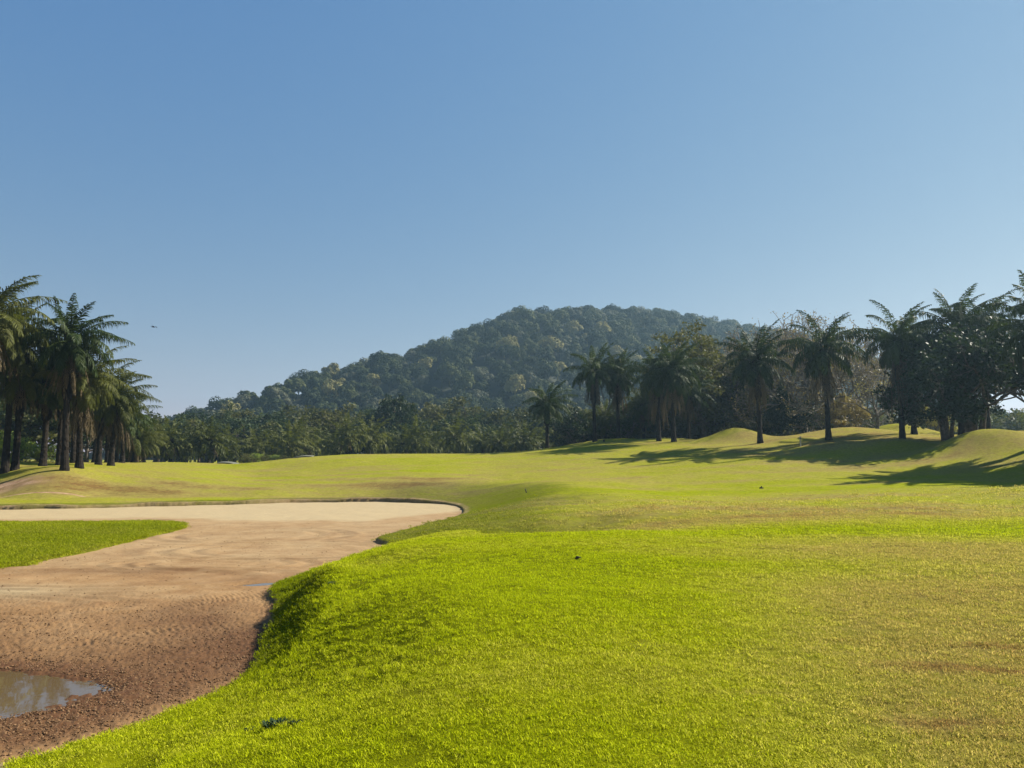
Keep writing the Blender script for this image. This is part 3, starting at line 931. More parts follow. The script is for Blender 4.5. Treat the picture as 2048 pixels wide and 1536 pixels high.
WIND = (.22, -.02, .0)
PALMS = []      # crown, skirt variants
NPV = 9
for k in range(NPV):
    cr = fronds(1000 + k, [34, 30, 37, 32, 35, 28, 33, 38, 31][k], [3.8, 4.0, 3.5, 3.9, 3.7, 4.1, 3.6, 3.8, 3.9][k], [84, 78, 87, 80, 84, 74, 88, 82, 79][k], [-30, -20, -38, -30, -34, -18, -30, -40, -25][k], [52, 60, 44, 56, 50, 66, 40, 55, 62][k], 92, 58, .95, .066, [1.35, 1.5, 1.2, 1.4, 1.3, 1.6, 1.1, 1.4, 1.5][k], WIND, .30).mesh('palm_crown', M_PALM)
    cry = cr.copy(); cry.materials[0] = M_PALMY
    dd = fronds(1100 + k, 20, 2.9, -50, -78, 42, 12, 20, .42, .05, 1.9, (.06, 0, 0), .4, -.25, .26).mesh('palm_skirt', M_DEAD)
    PALMS.append((cr, cry, dd))
PALM_FAR = []
for k in range(4):
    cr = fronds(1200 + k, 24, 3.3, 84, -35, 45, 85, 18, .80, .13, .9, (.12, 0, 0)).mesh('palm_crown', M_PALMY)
    dd = fronds(1300 + k, 9, 2.4, -30, -60, 50, 30, 12, .42, .10, 1.8, (0, 0, 0), .4, -.2, .25).mesh('palm_skirt', M_DEAD)
    PALM_FAR.append((cr, dd))
TRUNKS = [palm_trunk(1400 + k) for k in range(3)]
SLIM = [palm_trunk(1450 + k, True) for k in range(2)]


def palm(px, Y, top, label, group, v, yel=False, skirt=1.0, lean=0., cs=1.0, slim=False, far=False, cat='palm tree', x=None):
    if x is None: x = (px - 1024) / F * Y * 1.0 / (math.cos(PITCH) - 0)
    if x is None: x = 0
    x = P(px, 900, Y)[0]
    if not far: cs = cs * (.76 if px < 500 else .86); skirt *= .85
    z = gz(x, Y)
    ztop = P(px, top, Y)[2]
    up = 2.75 * cs
    h = max(2.5, ztop - z - up)
    root = bpy.data.objects.new('coconut_palm' if slim else 'oil_palm', None)
    COL.objects.link(root); root.location = (x, Y, z); root.empty_display_size = .5
    root.rotation_euler = (0, lean, 0)
    tag(root, label, cat, group)
    rz = (px * 7.13 + Y * 3.7) % 6.28
    t = link('trunk', (SLIM if slim else TRUNKS)[v % (2 if slim else 3)], root, (0, 0, 0), rz, (.80 if not slim else 1, .80 if not slim else 1, h))
    if far:
        cr, dd = PALM_FAR[v % 4]
    else:
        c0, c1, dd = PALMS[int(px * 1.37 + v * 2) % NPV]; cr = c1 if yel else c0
    # keep the wind direction: turn only in small steps
    rc = ((px * 3.1) % 1.0 - .5) * .9
    link('crown', cr, root, (0, 0, h), rc, cs)
    if skirt > 0:
        link('dead_fronds', dd, root, (0, 0, h - .15), rz, (cs * .9, cs * .9, cs * skirt))
    return root


def broadleaf(seed, h, spread, mat, bark, leaf, nleaf, levels=4, trunk_r=.25, multi=1, dens_shell=.75, clear=.25, upward=.5, twig_r=.012, jitter=.38, flat=1.0, name='broadleaf'):
    """returns (trunk mesh, crown mesh or None); limbs recursive, leaf clusters at the twig ends"""
    r = np.random.default_rng(seed)
    g = G(); tips = []

    def grow(p, d, L, rad, lev):
        m_ = 5
        pts = [p]; dd = d.copy()
        for k in range(m_ - 1):
            dd = dd + r.normal(0, .16, 3) + np.array([0, 0, .06 * upward]); dd /= np.linalg.norm(dd)
            pts.append(pts[-1] + dd * L / (m_ - 1))
        pts = np.array(pts)
        r1 = rad * (.62 if lev > 0 else .35)
        tube(g, pts, np.linspace(rad, max(twig_r, r1), m_), 7 if rad > .08 else (4 if rad > .03 else 3))
        if lev == 0:
            tips.append(pts[-1]); tips.append(pts[-2]); return
        nc = r.integers(3, 5) if lev > 1 else r.integers(3, 6)
        for c in range(nc):
            f = .45 + .55 * (c + r.random()) / nc
            idx = min(m_ - 1, max(1, int(round(f * (m_ - 1)))))
            a = r.random() * 6.28
            perp = np.cross(dd, [math.cos(a), math.sin(a), .3]); perp /= np.linalg.norm(perp) + 1e-9
            sp = .55 + .5 * r.random()
            nd = dd * (1 - .35 * sp) + perp * sp * 1.0; nd[2] = nd[2] * flat + .12 * upward; nd /= np.linalg.norm(nd)
            grow(pts[idx], nd, L * (.58 + .28 * r.random()), max(twig_r, r1 * (.75 + .2 * r.random())), lev - 1)
    for q in range(multi):
        a = q * 6.28 / max(1, multi) + r.random()
        off = np.array([math.cos(a), math.sin(a), 0]) * (trunk_r * .9 if multi > 1 else 0)
        d0 = np.array([math.cos(a) * (.12 if multi > 1 else .03), math.sin(a) * (.12 if multi > 1 else .03), 1.]); d0 /= np.linalg.norm(d0)
        hc = h * clear
        pts = off + np.outer(np.linspace(-.3, hc, 7), d0) + np.concatenate([[[0, 0, 0]], r.normal(0, .04, (6, 3))]) * [1, 1, 0]
        tr = trunk_r / math.sqrt(multi)
        tube(g, pts, tr * (1 + .6 * np.exp(-np.linspace(0, 1, 7) * 5)) * np.linspace(1, .85, 7), 9)
        nm = 3 if multi > 1 else 5
        for c in range(nm):
            aa = a + (c - nm / 2) * (6.28 / nm) * (.6 if multi > 1 else 1) + r.normal(0, .2)
            el = (.35 + .6 * r.random()) if c else 1.2
            nd = np.array([math.cos(aa) * math.cos(el) * spread, math.sin(aa) * math.cos(el) * spread, math.sin(el)]); nd /= np.linalg.norm(nd)
            grow(pts[-1 - (c % 2)], nd, h * (.30 + .08 * r.random()), tr * .6, levels - 2)
    V = np.concatenate(g.V)
    # normalise the overall height
    k = h / V[:, 2].max()
    tr_me = None
    for i in range(len(g.V)): g.V[i] = g.V[i] * [k, k, k]
    tr_me = g.mesh(name + '_wood', bark, True)
    cm = None
    if nleaf:
        tp = np.array(tips) * k
        idx = r.integers(0, len(tp), nleaf)
        w = r.normal(0, 1, (nleaf, 3)); w /= np.linalg.norm(w, axis=1, keepdims=True)
        c = tp[idx] + w * (r.random((nleaf, 1)) ** .5) * jitter * np.array([1.25, 1.25, .75])
        cm = leaves(r, c, leaf, mat, name + '_crown')
    return tr_me, cm


def leaves(r, c, size, mat, name):
    nn = len(c)
    a = r.normal(0, 1, (nn, 3)); a /= np.linalg.norm(a, axis=1, keepdims=True)
    b = np.cross(a, r.normal(0, 1, (nn, 3))); b /= np.linalg.norm(b, axis=1, keepdims=True)
    s = size * (.6 + .8 * r.random((nn, 1)))
    V = np.stack([c - a * s * .5, c + b * s * .32, c + a * s * .5, c - b * s * .32], 1)
    i = np.arange(nn)[:, None] * 4 + np.array([0, 1, 2, 3])
    return mk(name, V.reshape(-1, 3), [i], mat, False)


def tree(kind, wood, crown, x, y, s, rz, label, cat='tree', group=None, sz=1.0, z=None, nm='broadleaf_tree'):
    root = bpy.data.objects.new(nm, None); COL.objects.link(root)
    root.location = (x, y, gz(x, y) if z is None else z)
    tag(root, label, cat, group)
    link('trunk', wood, root, (0, 0, 0), rz, (s, s, s * sz))
    if crown: link('crown', crown, root, (0, 0, 0), rz, (s, s, s * sz))
    return root


# ------------------------------------------------------------------ palms: hero rows
GL = 'palms in the row along the left edge of the fairway'
GR = 'palms in the row on the mounds at the right'
GF = 'distant palms in front of the wooded hill'
for a in [(-42, 45, 545, 'tall leafy palm cut off by the left border, fronds reaching furthest up', 1, True, 1.2, 1.25),
          (12, 50, 600, 'broad palm hugging the left border of the photo with yellowing lower fronds', 3, True, 1.3, 1.15),
          (32, 50.5, 668, 'palm with the first full dark trunk from the left border', 0, True, 1.2, 1.1),
          (87, 52, 700, 'palm with a slimmer trunk between the first trunk and the tallest left palm', 2, False, 1.2, 1.0),
          (120, 54, 695, 'palm whose trunk stands right behind the tallest left palm', 1, False, 1.3, .95),
          (131, 48.5, 606, 'tall palm with one upright plume frond at its top, nearest trunk of the left row', 4, False, 1.5, 1.12),
          (160, 50.5, 690, 'palm just right of the tallest left palm, with a long brown hanging skirt', 0, True, 1.7, 1.05),
          (148, 62, 740, 'palm seen between the two nearest trunks of the left row', 3, False, 1.2, 1.0),
          (198, 60, 722, 'bushy palm on the right shoulder of the left row with sunlit green fronds', 2, True, 1.4, 1.15),
          (190, 68, 762, 'palm standing behind the bushy palm of the left row', 1, False, 1.2, 1.0),
          (223, 58.5, 742, 'palm with a pale dead skirt, its base slightly nearer than its neighbours', 4, True, 1.5, 1.0),
          (216, 70, 770, 'palm half hidden behind the pale skirted palm', 0, False, 1.2, 1.0),
          (245, 71, 790, 'palm stepping down at the right end of the left row', 3, False, 1.4, 1.0),
          (233, 78, 812, 'short palm deep inside the left row', 2, False, 1.2, .9),
          (268, 77, 836, 'lower palm near the right end of the left row', 1, True, 1.2, 1.0),
          (288, 84, 848, 'last low palm at the right end of the left row', 0, True, 1.1, .85)]:
    px, Y, top, lab, v, yel, sk, cs = a
    palm(px, Y, top, lab, GL, v, yel, sk, 0, cs)
for a in [(1095, 86, 768, 'lone short palm standing apart left of the right row', 2, False, .0, .95, 0, False),
          (1190, 82, 697, 'first tall palm at the left end of the right row', 0, False, 1.5, 1.02, 0, False),
          (1212, 92, 800, 'low palm behind the first tall palm of the right row', 3, True, .9, .9, 0, False),
          (1237, 83, 705, 'second tall palm of the right row, crown touching the first', 1, False, 1.7, 1.0, 0, False),
          (1288, 90, 775, 'shorter palm with bright fronds between the second and third tall palms', 4, True, 1.2, .9, 0, False),
          (1318, 75, 698, 'dark palm with a thick hanging skirt, left one of a touching pair', 2, False, 1.9, 1.05, 0, False),
          (1348, 73, 688, 'dark palm, right one of the touching pair', 3, False, 1.6, 1.05, 0, False),
          (1377, 80, 742, 'slender dark palm leaning behind the touching pair', 0, False, 1.5, .85, .03, False),
          (1521, 66, 656, 'palm with wide level fronds on the slope in front of the round mound', 4, False, 1.5, 1.12, -.03, False),
          (1658, 63, 632, 'tall palm with windblown top in front of the bare trees', 1, False, 1.7, 1.15, -.03, False),
          (1806, 60.5, 612, 'tall palm with a long brown skirt beside the pale mound', 3, False, 2.1, 1.12, 0, False),
          (1830, 66, 640, 'slightly smaller palm right behind the long skirted palm', 2, False, 2.0, 1.0, 0, False),
          (1925, 60, 586, 'tallest palm at the right, its plume rising above the dense dark tree', 0, False, 1.0, 1.15, 0, False),
          (1978, 63, 592, 'tall palm rising out of the right half of the dense dark tree', 4, False, 1.0, 1.15, 0, False),
          (2104, 46, 560, 'palm cut off by the right border, fronds reaching in at the top', 1, False, 1.0, 1.2, 0, False)]:
    px, Y, top, lab, v, yel, sk, cs, ln, _ = a
    palm(px, Y, top, lab, GR, v, yel, sk, ln, cs)
# palms outside the frame at the right whose shadows lie on the fairway
for k, (x, y, hh) in enumerate([(33.6, 45.0, 11), (35.5, 48.5, 11), (34.5, 42.0, 10), (38, 45.5, 11), (31.0, 38.6, 7)]):
    px, _ = proj(x, y, 1.6)
    zt = gz(x, y) + hh
    _, py = proj(x, y, zt)
    palm(px, y, py, 'tall palm beyond the right border shading the fairway', 'palms beyond the right border', k, False, 1.2, 0, 1.05)
# distant slender palms
DF = [(318, 108, 848, 'a'), (341, 96, 832, 'far palm just right of the gap that follows the left row'), (372, 112, 846, 'a'), (398, 98, 836, 'far dark palm left of the ragged lone tree on the skyline'),
      (418, 97, 833, 'far palm with wide fronds below the left foot of the hill'), (455, 110, 850, 'a'), (508, 108, 856, 'a'), (540, 116, 852, 'a'),
      (576, 106, 862, 'far palm with long drooping pale fronds near the yellow green shrubs'), (597, 112, 832, 'far palm with upright fronds above the yellow green shrubs'),
      (613, 115, 846, 'a'), (640, 120, 872, 'a'), (667, 110, 868, 'a'), (694, 104, 826, 'tall thin far palm with a bare straight trunk'), (740, 108, 828, 'far palm with a bright star of sunlit fronds'), (771, 122, 858, 'a'),
      (806, 112, 848, 'a'), (832, 108, 832, 'far palm with a dense crown below the middle of the hill'), (861, 118, 850, 'a'), (880, 126, 862, 'a'), (907, 106, 826, 'far palm under the hill, right of the dense crowned one'), (935, 120, 858, 'a'),
      (962, 110, 864, 'a'), (978, 122, 872, 'a'), (997, 108, 862, 'far palm with sagging fronds low against the dark wood'), (1022, 118, 868, 'a'), (1047, 106, 850, 'left one of two pale trunked far palms near the lone palm'),
      (1058, 109, 848, 'right one of two far pale trunked palms near the lone palm'), (1082, 120, 868, 'a'), (1114, 110, 864, 'small far palm just right of the lone palm'), (1140, 122, 860, 'a'),
      (1168, 116, 858, 'a'), (1204, 122, 850, 'a'), (1262, 118, 838, 'a'), (1306, 124, 842, 'a')]
for k, (px, Y, top, lab) in enumerate(DF):
    if lab == 'a': lab = 'small far palm merging into the dark tree line below the hill'
    sl = k % 3 != 1
    palm(px, Y, top, lab, GF, k, True, .8 if not sl else 0, 0, .95 + .1 * (k % 3), sl, True)
for k, (px, Y, top) in enumerate([(1872, 112, 815), (1905, 120, 822), (1990, 118, 820), (2015, 126, 826), (2040, 116, 818), (1960, 128, 826), (1745, 112, 800), (1700, 118, 812)]):
    palm(px, Y, top, 'hazy far palm low behind the right hand mounds', 'hazy palms behind the right mounds', k, True, 0, 0, 1.0, True, True)

# ------------------------------------------------------------------ broadleaf trees of the middle distance
T_DENSE = [broadleaf(2000 + k, 8.6, 1.25, M_LDARK, M_BARK, .27, 17000, 5, .42, 4, clear=.36, jitter=.6, upward=.75, name='dense') for k in range(2)]
T_MID = [broadleaf(2100 + k, 9, 1.0, M_LMID, M_BARK, .42, 5200, 4, .24, 1, clear=.22, jitter=.85, name='mid') for k in range(3)]
T_DK = [(w, c.copy()) for w, c in T_MID]
for w, c in T_DK: c.materials[0] = M_LDARK
T_OL = [(w, c.copy()) for w, c in T_MID]
for w, c in T_OL: c.materials[0] = M_LOLIVE
T_ACACIA = [broadleaf(2200 + k, 13, .85, M_LOLIVE, M_BARK, .27, 17000, 5, .26, 1, clear=.2, jitter=.7, upward=.6, name='feathery') for k in range(2)]
T_BARE = [broadleaf(2300 + k, 12, 1.0, M_LBROWN, M_BARKP, .15, 5200, 6, .27, 1, clear=.28, jitter=.5, upward=1.1, twig_r=.024, name='bare') for k in range(2)]
T_FORK = broadleaf(2400, 7, .9, M_LYELL, M_BARKP, .16, 500, 4, .19, 1, clear=.30, jitter=.4, upward=.9, twig_r=.014, name='forked')
T_SHRUB = [broadleaf(2500 + k, 2.4, 1.5, M_LBRIGHT, M_BARK, .16, 2600, 4, .05, 3, clear=.12, jitter=.38, upward=.4, name='shrub') for k in range(2)]


def tr(kind, px, Y, top, label, group=None, cat='tree', base_h=9, sx=1.0, rz=None, nm='broadleaf_tree'):
    x = P(px, 900, Y)[0]; z = gz(x, Y); H = P(px, top, Y)[2] - z
    s = H / base_h
    tree(None, kind[0], kind[1], x, Y, s * sx, (px * 1.7) % 6.28 if rz is None else rz, label, cat, group, 1 / sx, z, nm)


tr(T_DENSE[0], 1952, 57.5, 640, 'dense dark spreading tree with a bundle of trunks on the right mound', base_h=8.6, sx=1.12, rz=.5, nm='dense_tree')
tr(T_DENSE[1], 1896, 60, 690, 'dark leafy tree with a single thick trunk, left of the dense spreading tree', base_h=8.6, sx=.92, rz=2.2, nm='dense_tree')
tr(T_DENSE[0], 2100, 72, 655, 'dark tree cut off by the right border beside the dense spreading tree', base_h=8.6, sx=1.0, rz=3.6, nm='dense_tree')
tr(T_ACACIA[0], 1408, 86, 645, 'tall feathery brown green tree between the touching palms and the slope palm', base_h=13, sx=1.15, nm='feathery_tree')
tr(T_ACACIA[1], 1462, 92, 690, 'feathery olive tree behind the round mound', base_h=13, sx=1.2, nm='feathery_tree')
tr(T_ACACIA[0], 1362, 96, 725, 'feathery tree filling the gap behind the touching palms', base_h=13, sx=1.1, rz=4, nm='feathery_tree')
tr(T_BARE[0], 1612, 82, 622, 'nearly bare grey tree with a wide net of twigs behind the windblown palm', base_h=12, sx=1.1, nm='bare_tree')
tr(T_BARE[1], 1673, 86, 640, 'nearly bare tree with twisting branches right of the windblown palm', base_h=12, sx=1.15, nm='bare_tree')
tr(T_BARE[1], 1560, 95, 640, 'thin bare tree behind the slope palm', base_h=12, sx=1.0, rz=1, nm='bare_tree')
tr(T_BARE[0], 1718, 96, 660, 'pale twiggy tree between the windblown palm and the forked tree', base_h=12, sx=1.05, rz=2.4, nm='bare_tree')
tr(T_FORK, 1757, 75, 742, 'small forked pale tree on the pale mound', base_h=7, sx=1.1, nm='forked_tree')
TBROWN = (T_MID[1][0], T_MID[1][1].copy()); TBROWN[1].materials[0] = M_LBROWN
tr(TBROWN, 1692, 80, 792, 'low tree with orange brown leaves behind the mound', base_h=9, sx=1.0, nm='broadleaf_tree')
TY = (T_FORK[0], T_MID[2][1].copy()); TY[1].materials[0] = M_LYELL
tr((T_MID[2][0], TY[1]), 1862, 84, 808, 'small sapling with yellow green leaves behind the dip between mounds', base_h=9, sx=.7, nm='sapling')
tr(T_DK[0], 1577, 80, 770, 'dark upright tree between the slope palm and the bare trees', base_h=9, sx=.8)
GD = 'dark trees behind the right palm row'
rr = np.random.default_rng(90)
tr(T_DENSE[1], 2330, 43, 600, 'dark tree beyond the right border shading the fairway', base_h=8.6, sx=.9, nm='dense_tree')
for k, px in enumerate([1150, 1170, 1195, 1215, 1235, 1255, 1275, 1292, 1310, 1325, 1350, 1370, 1388, 1405, 1420, 1438, 1450, 1470, 1485, 1500, 1518, 1535, 1552, 1570, 1600, 1625, 1650]):
    tr([T_DK, T_OL, T_MID][k % 3][k % 3], px, 90 + 20 * rr.random(), (830 - 45 * rr.random()) if px > 1500 else (835 - 30 * rr.random()) if px < 1340 else (800 - 60 * rr.random()) if px > 1230 else 830 - 35 * rr.random(), 'leafy tree in the dim undergrowth behind the right palm row', GD, base_h=9, sx=1.15)
for k, px in enumerate([1690, 1730, 1775, 1815, 1850, 1885, 1925, 1955, 1990, 2025, 2060]):
    tr([T_OL, T_MID][k % 2][k % 3], px, 120 + 25 * rr.random(), 832 - 14 * rr.random(), 'hazy tree in the far belt behind the right mounds', 'hazy tree belt behind the right mounds', base_h=9, sx=1.3)

GLB = 'trees behind the left palm row'
for k, px in enumerate([-420, -360, -300, -240, -190, -140, -95, -60, -10, 40, 85, 130, 175, 215, 255]):
    tr([T_MID, T_OL, T_DK][k % 3][(k + 1) % 3], px, 84 + 14 * rr.random(), 800 - 30 * rr.random() + max(0, px - 150) * .4, 'green tree in the shade behind the left palm row', GLB, base_h=9, sx=1.2)
GS = 'sunlit shrubs behind the left palms'
for k, (px, Y, top) in enumerate([(-12, 58, 862), (18, 60, 868), (52, 62, 884), (75, 61, 893), (106, 62, 890), (-35, 56, 874), (5, 57, 890)]):
    tr(T_SHRUB[k % 2], px, Y, top, 'bright green shrub growing behind the first left trunks', GS, 'shrub', 2.4, 1.0, nm='shrub')
GY = 'yellow green shrubs at the edge of the far wood'
TSO = (T_SHRUB[0][0], T_SHRUB[0][1].copy()); TSO[1].materials[0] = M_LOLIVE
for k, (px, Y, top) in enumerate([(497, 92, 908), (512, 93, 906), (530, 94, 911), (548, 95, 909), (566, 95, 911), (490, 94, 914)]):
    tr([TSO, T_SHRUB[1]][k % 2], px, Y, top, 'low yellow green shrub where the turf meets the dark wood', GY, 'shrub', 2.4, 1.4, nm='shrub')

# far tree line at the foot of the hill
GT = 'trees of the dark wood below the hill'
k = 0
for row, (Y0, t0, lab) in enumerate([(128, 858, 'dark leafy tree in the first rank of the wood below the hill'), (150, 846, 'dark leafy tree in the second rank of the wood below the hill')]):
    for px in range(262 + row * 17, 1180, 30):
        t = t0 - 8 - 14 * rr.random() - (26 * rr.random() if k % 4 == 1 and px > 420 else 0) + (6 if px < 330 else 0)
        tr([T_DK, T_OL, T_MID, T_DK][k % 4][k % 3], px + rr.normal(0, 6), Y0 + 10 * rr.random(), t, lab, GT, base_h=9, sx=1.2)
        k += 1
tr(T_MID[0], 449, 150, 810, 'ragged tree poking above the skyline at the left foot of the hill', base_h=9, sx=.45)
tr(T_DK[1], 782, 135, 795, 'tall dark conical tree in the wood below the hill', base_h=9, sx=.75)

# ------------------------------------------------------------------ wooded hill
RID = [(220, 905, 300), (340, 876, 305), (450, 850, 315), (560, 808, 330), (700, 764, 350), (850, 729, 370), (950, 690, 390), (1040, 655, 405), (1180, 649, 425), (1300, 650, 445), (1400, 667, 465),
       (1500, 683, 490), (1600, 702, 515), (1720, 742, 545), (1850, 795, 580), (1950, 835, 600), (2060, 855, 620), (2200, 900, 640)]
RW = np.array([P(a, b, c) for a, b, c in RID])


def hill_h(x, y):
    zr = np.interp(x, RW[:, 0], RW[:, 2]) + 1.0; yr = np.interp(x, RW[:, 0], RW[:, 1])
    zr = np.maximum(zr * sstep(RW[0, 0] - 60, RW[0, 0], x) * sstep(RW[-1, 0] + 80, RW[-1, 0], x), 0)
    Wf = 50 + zr * 2.1; Wb = 60 + zr * 2
    t = np.where(y < yr, (yr - y) / Wf, (y - yr) / Wb)
    c = .5 + .5 * np.cos(math.pi * np.clip(t, 0, 1))
    return zr * c ** .9 * (1 + .10 * (fbm(x * .012, y * .012, 44) - .5) * t * 2), t, y < yr


def build_hill():
    xs = np.linspace(-260, 640, 181); ys = np.linspace(180, 860, 137)
    X, Y = np.meshgrid(xs, ys)
    h, _, _ = hill_h(X.ravel(), Y.ravel())
    z = h - 2.5 + (h > 1) * 1.5
    V = np.stack([X.ravel(), Y.ravel(), z], 1)
    i = np.arange(X.size).reshape(X.shape)
    Fq = np.stack([i[:-1, :-1].ravel(), i[:-1, 1:].ravel(), i[1:, 1:].ravel(), i[1:, :-1].ravel()], 1)
    ms = plain_mat('hill_soil', (.010, .014, .006), (.025, .030, .012), .1)
    tag(link('hill', mk('hill', V, [Fq], ms, True)), 'broad forested hill', None, None, 'structure')


build_hill()


def hill_tree(seed, mat, ht=9.5, R=4.6, nl=1900, leaf=.72, lobes=15, airy=0.):
    r = np.random.default_rng(seed)
    C = []
    for q in range(lobes):
        a = q * 2.4 + r.random(); e = r.random()
        rad = R * (.25 + .5 * math.sqrt(r.random()))
        zc = ht * (.22 + .60 * (1 - (rad / R) ** 2) * (.35 + .75 * r.random()))
        C.append((rad * math.cos(a), rad * math.sin(a), zc, R * (.30 + .26 * r.random())))
    C = np.array(C)
    idx = r.integers(0, lobes, nl)
    w = r.normal(0, 1, (nl, 3)); w[:, 2] = np.abs(w[:, 2]) * 1.1 - .45; w /= np.linalg.norm(w, axis=1, keepdims=True)
    c = C[idx, :3] + w * C[idx, 3:4] * (.78 + .3 * r.random((nl, 1))) * [1, 1, .8]
    # leaf sprays roughly tangent to their lobe
    g = G()
    nn = nl
    nrm = w + r.normal(0, .28, (nn, 3)); nrm /= np.linalg.norm(nrm, axis=1, keepdims=True)
    a = np.cross(nrm, r.normal(0, 1, (nn, 3))); a /= np.linalg.norm(a, axis=1, keepdims=True); b = np.cross(nrm, a)
    s = leaf * (.5 + .8 * r.random((nn, 1)))
    V = np.stack([c - a * s * .5, c + b * s * .42, c + a * s * .5, c - b * s * .42], 1)
    g.add(V, [np.arange(nn)[:, None] * 4 + np.array([0, 1, 2, 3])])
    # trunk
    tube(g, [(0, 0, -2.5), (.1, 0, ht * .3), (0, .1, ht * .6)], [.28, .22, .12], 5)
    return g.mesh('hill_tree', mat, False)


HM = {}
for key, mt in (('d', M_HILLD), ('m', M_HILLM), ('y', M_HILLY), ('g', M_HILLG)):
    HM[key] = []
    for k in range(5 if key in 'dm' else 3):
        if key == 'd' or not HM['d']:
            HM[key].append(hill_tree(4000 + k, mt, [9.5, 11, 8, 10, 12][k], [4.4, 4.0, 5.0, 4.7, 3.6][k]))
        else:
            c = HM['d'][k].copy(); c.materials[0] = mt; HM[key].append(c)


def plant_hill():
    r = np.random.default_rng(31)
    sp = 6.1
    gx, gy = np.meshgrid(np.arange(-230, 560, sp), np.arange(185, 660, sp * 1.15))
    x = gx.ravel() + r.uniform(-.48, .48, gx.size) * sp; y = gy.ravel() + r.uniform(-.48, .48, gx.size) * sp
    h, t, front = hill_h(x, y)
    px, py = proj(x, y, h + 5)
    k = (h > 1.2) & (front | (t < .12)) & (px > 150) & (px < 2200)
    x, y, h, px, py = x[k], y[k], h[k], px[k], py[k]
    s = .55 + .55 * r.random(len(x)) ** 1.3 * np.where(px < 1000, .92, 1.0)
    u = r.random(len(x)) + .25 * (fbm(x * .03, y * .03, 17) - .5)
    kind = np.where(u < .50, 'd', np.where(u < .80, 'm', np.where(u < .885, 'y', 'g')))
    # which crowns show: paint discs front to back at quarter resolution
    W, H = 512, 384
    buf = np.full((H, W), -1, int)
    blocked = np.zeros((H, W), bool)
    yy, xx = np.mgrid[0:H, 0:W]
    blocked[yy > 850 / 4] = True
    blocked[(xx > 1180 / 4) & (yy > 770 / 4)] = True
    blocked[(xx > 1520 / 4) & (yy > 700 / 4)] = True
    for i in np.argsort(-y):
        R = 4.3 * s[i] * F / y[i] / 4
        cx, cy = px[i] / 4, py[i] / 4
        x0, x1 = int(max(0, cx - R)), int(min(W, cx + R + 1)); y0, y1 = int(max(0, cy - R)), int(min(H, cy + R + 1))
        if x0 >= x1 or y0 >= y1: continue
        sub = (xx[y0:y1, x0:x1] - cx) ** 2 + (yy[y0:y1, x0:x1] - cy) ** 2 < R * R
        buf[y0:y1, x0:x1][sub] = i
    cnt = np.bincount(buf[(buf >= 0) & ~blocked], minlength=len(x))
    order = np.argsort(-cnt)
    big = order[:290]
    isbig = np.zeros(len(x), bool); isbig[big] = True
    word = {'d': 'dark green', 'm': 'mid green', 'y': 'pale yellow', 'g': 'grey green'}
    prev = None
    for i in big:
        zone = 'on the skyline ridge' if hill_h(x[i:i + 1], y[i:i + 1])[1][0] < .16 else ('halfway up the slope' if h[i] > 22 else 'low on the slope')
        side = 'left shoulder' if px[i] < 800 else ('middle' if px[i] < 1150 else 'hazy right side')
        ms = HM[kind[i]]
        o = link('forest_tree', ms[i % len(ms)], None, (x[i], y[i], h[i] - .8), float(r.random() * 6.28), (s[i], s[i], s[i] * (.9 + .3 * r.random())))
        tag(o, 'round %s tree crown %s, %s of the forested hill' % (word[kind[i]], zone, side), 'tree', '%s trees %s, %s of the hill' % (word[kind[i]], zone, side))
    rest = ~isbig
    allm = [HM['d'][0], HM['d'][2], HM['m'][1], HM['m'][3], HM['d'][4], HM['g'][2]]
    m_ = rest.sum()
    rot = np.stack([np.zeros(m_), np.zeros(m_), r.random(m_) * 6.28], 1)
    scatter('hill_forest', np.stack([x[rest], y[rest], h[rest] - .8], 1), rot, s[rest], {}, allm, 'continuous forest filling the hillside between the larger crowns', 'forest')
    print('hill trees', len(x), 'individual', len(big))


plant_hill()


# ------------------------------------------------------------------ small things
def lathe(g, prof, sides=10, c=(0, 0, 0)):
    pts = [(c[0], c[1], c[2] + z) for r_, z in prof]
    tube(g, pts, [max(r_, 1e-4) for r_, z in prof], sides)


M_WHITE = plain_mat('white_paint', (.40, .37, .28), (.50, .46, .36), 20, .5)
M_BLACK = plain_mat('black_plastic', (.012, .012, .012), (.03, .028, .025), 20, .5)
M_GREY = plain_mat('path_concrete', (.085, .085, .06), (.13, .13, .10), 2, .9)
x, y, _ = P(1601, 890, 60.5)
z = gz(x, y)
st = bpy.data.objects.new('marker_stake', None); COL.objects.link(st); st.location = (x, y, z)
tag(st, 'thin white stake standing on the grass between the slope palm and the windblown palm', 'stake')
g = G(); lathe(g, [(.05, -.15), (.05, .72), (.055, .74), (.045, .78), (.0, .80)], 10); link('post', g.mesh('post', M_WHITE, True), st)
g = G(); lathe(g, [(.054, .60), (.054, .66)], 10); link('band', g.mesh('band', M_BLACK, True), st)
x, y, _ = P(1208, 895, 80)
z = gz(x, y)
st = bpy.data.objects.new('marker_post', None); COL.objects.link(st); st.location = (x, y, z)
tag(st, 'small dark post on the grass below the first tall palm of the right row', 'post')
g = G(); lathe(g, [(.045, -.1), (.045, .66), (.04, .70), (0, .71)], 8); link('post', g.mesh('post', M_BLACK, True), st)
g = G(); lathe(g, [(.10, .02), (.11, .12), (.09, .2)], 8); link('collar', g.mesh('collar', M_BLACK, True), st)


def ray_ground(px, py, lo=4, hi=90):
    ys = np.linspace(lo, hi, 1500)
    pts = np.array([P(px, py, q) for q in ys])
    zz = terr(pts[:, 0], pts[:, 1])
    i = np.argmax(pts[:, 2] < zz)
    return pts[i, 0], pts[i, 1], zz[i]


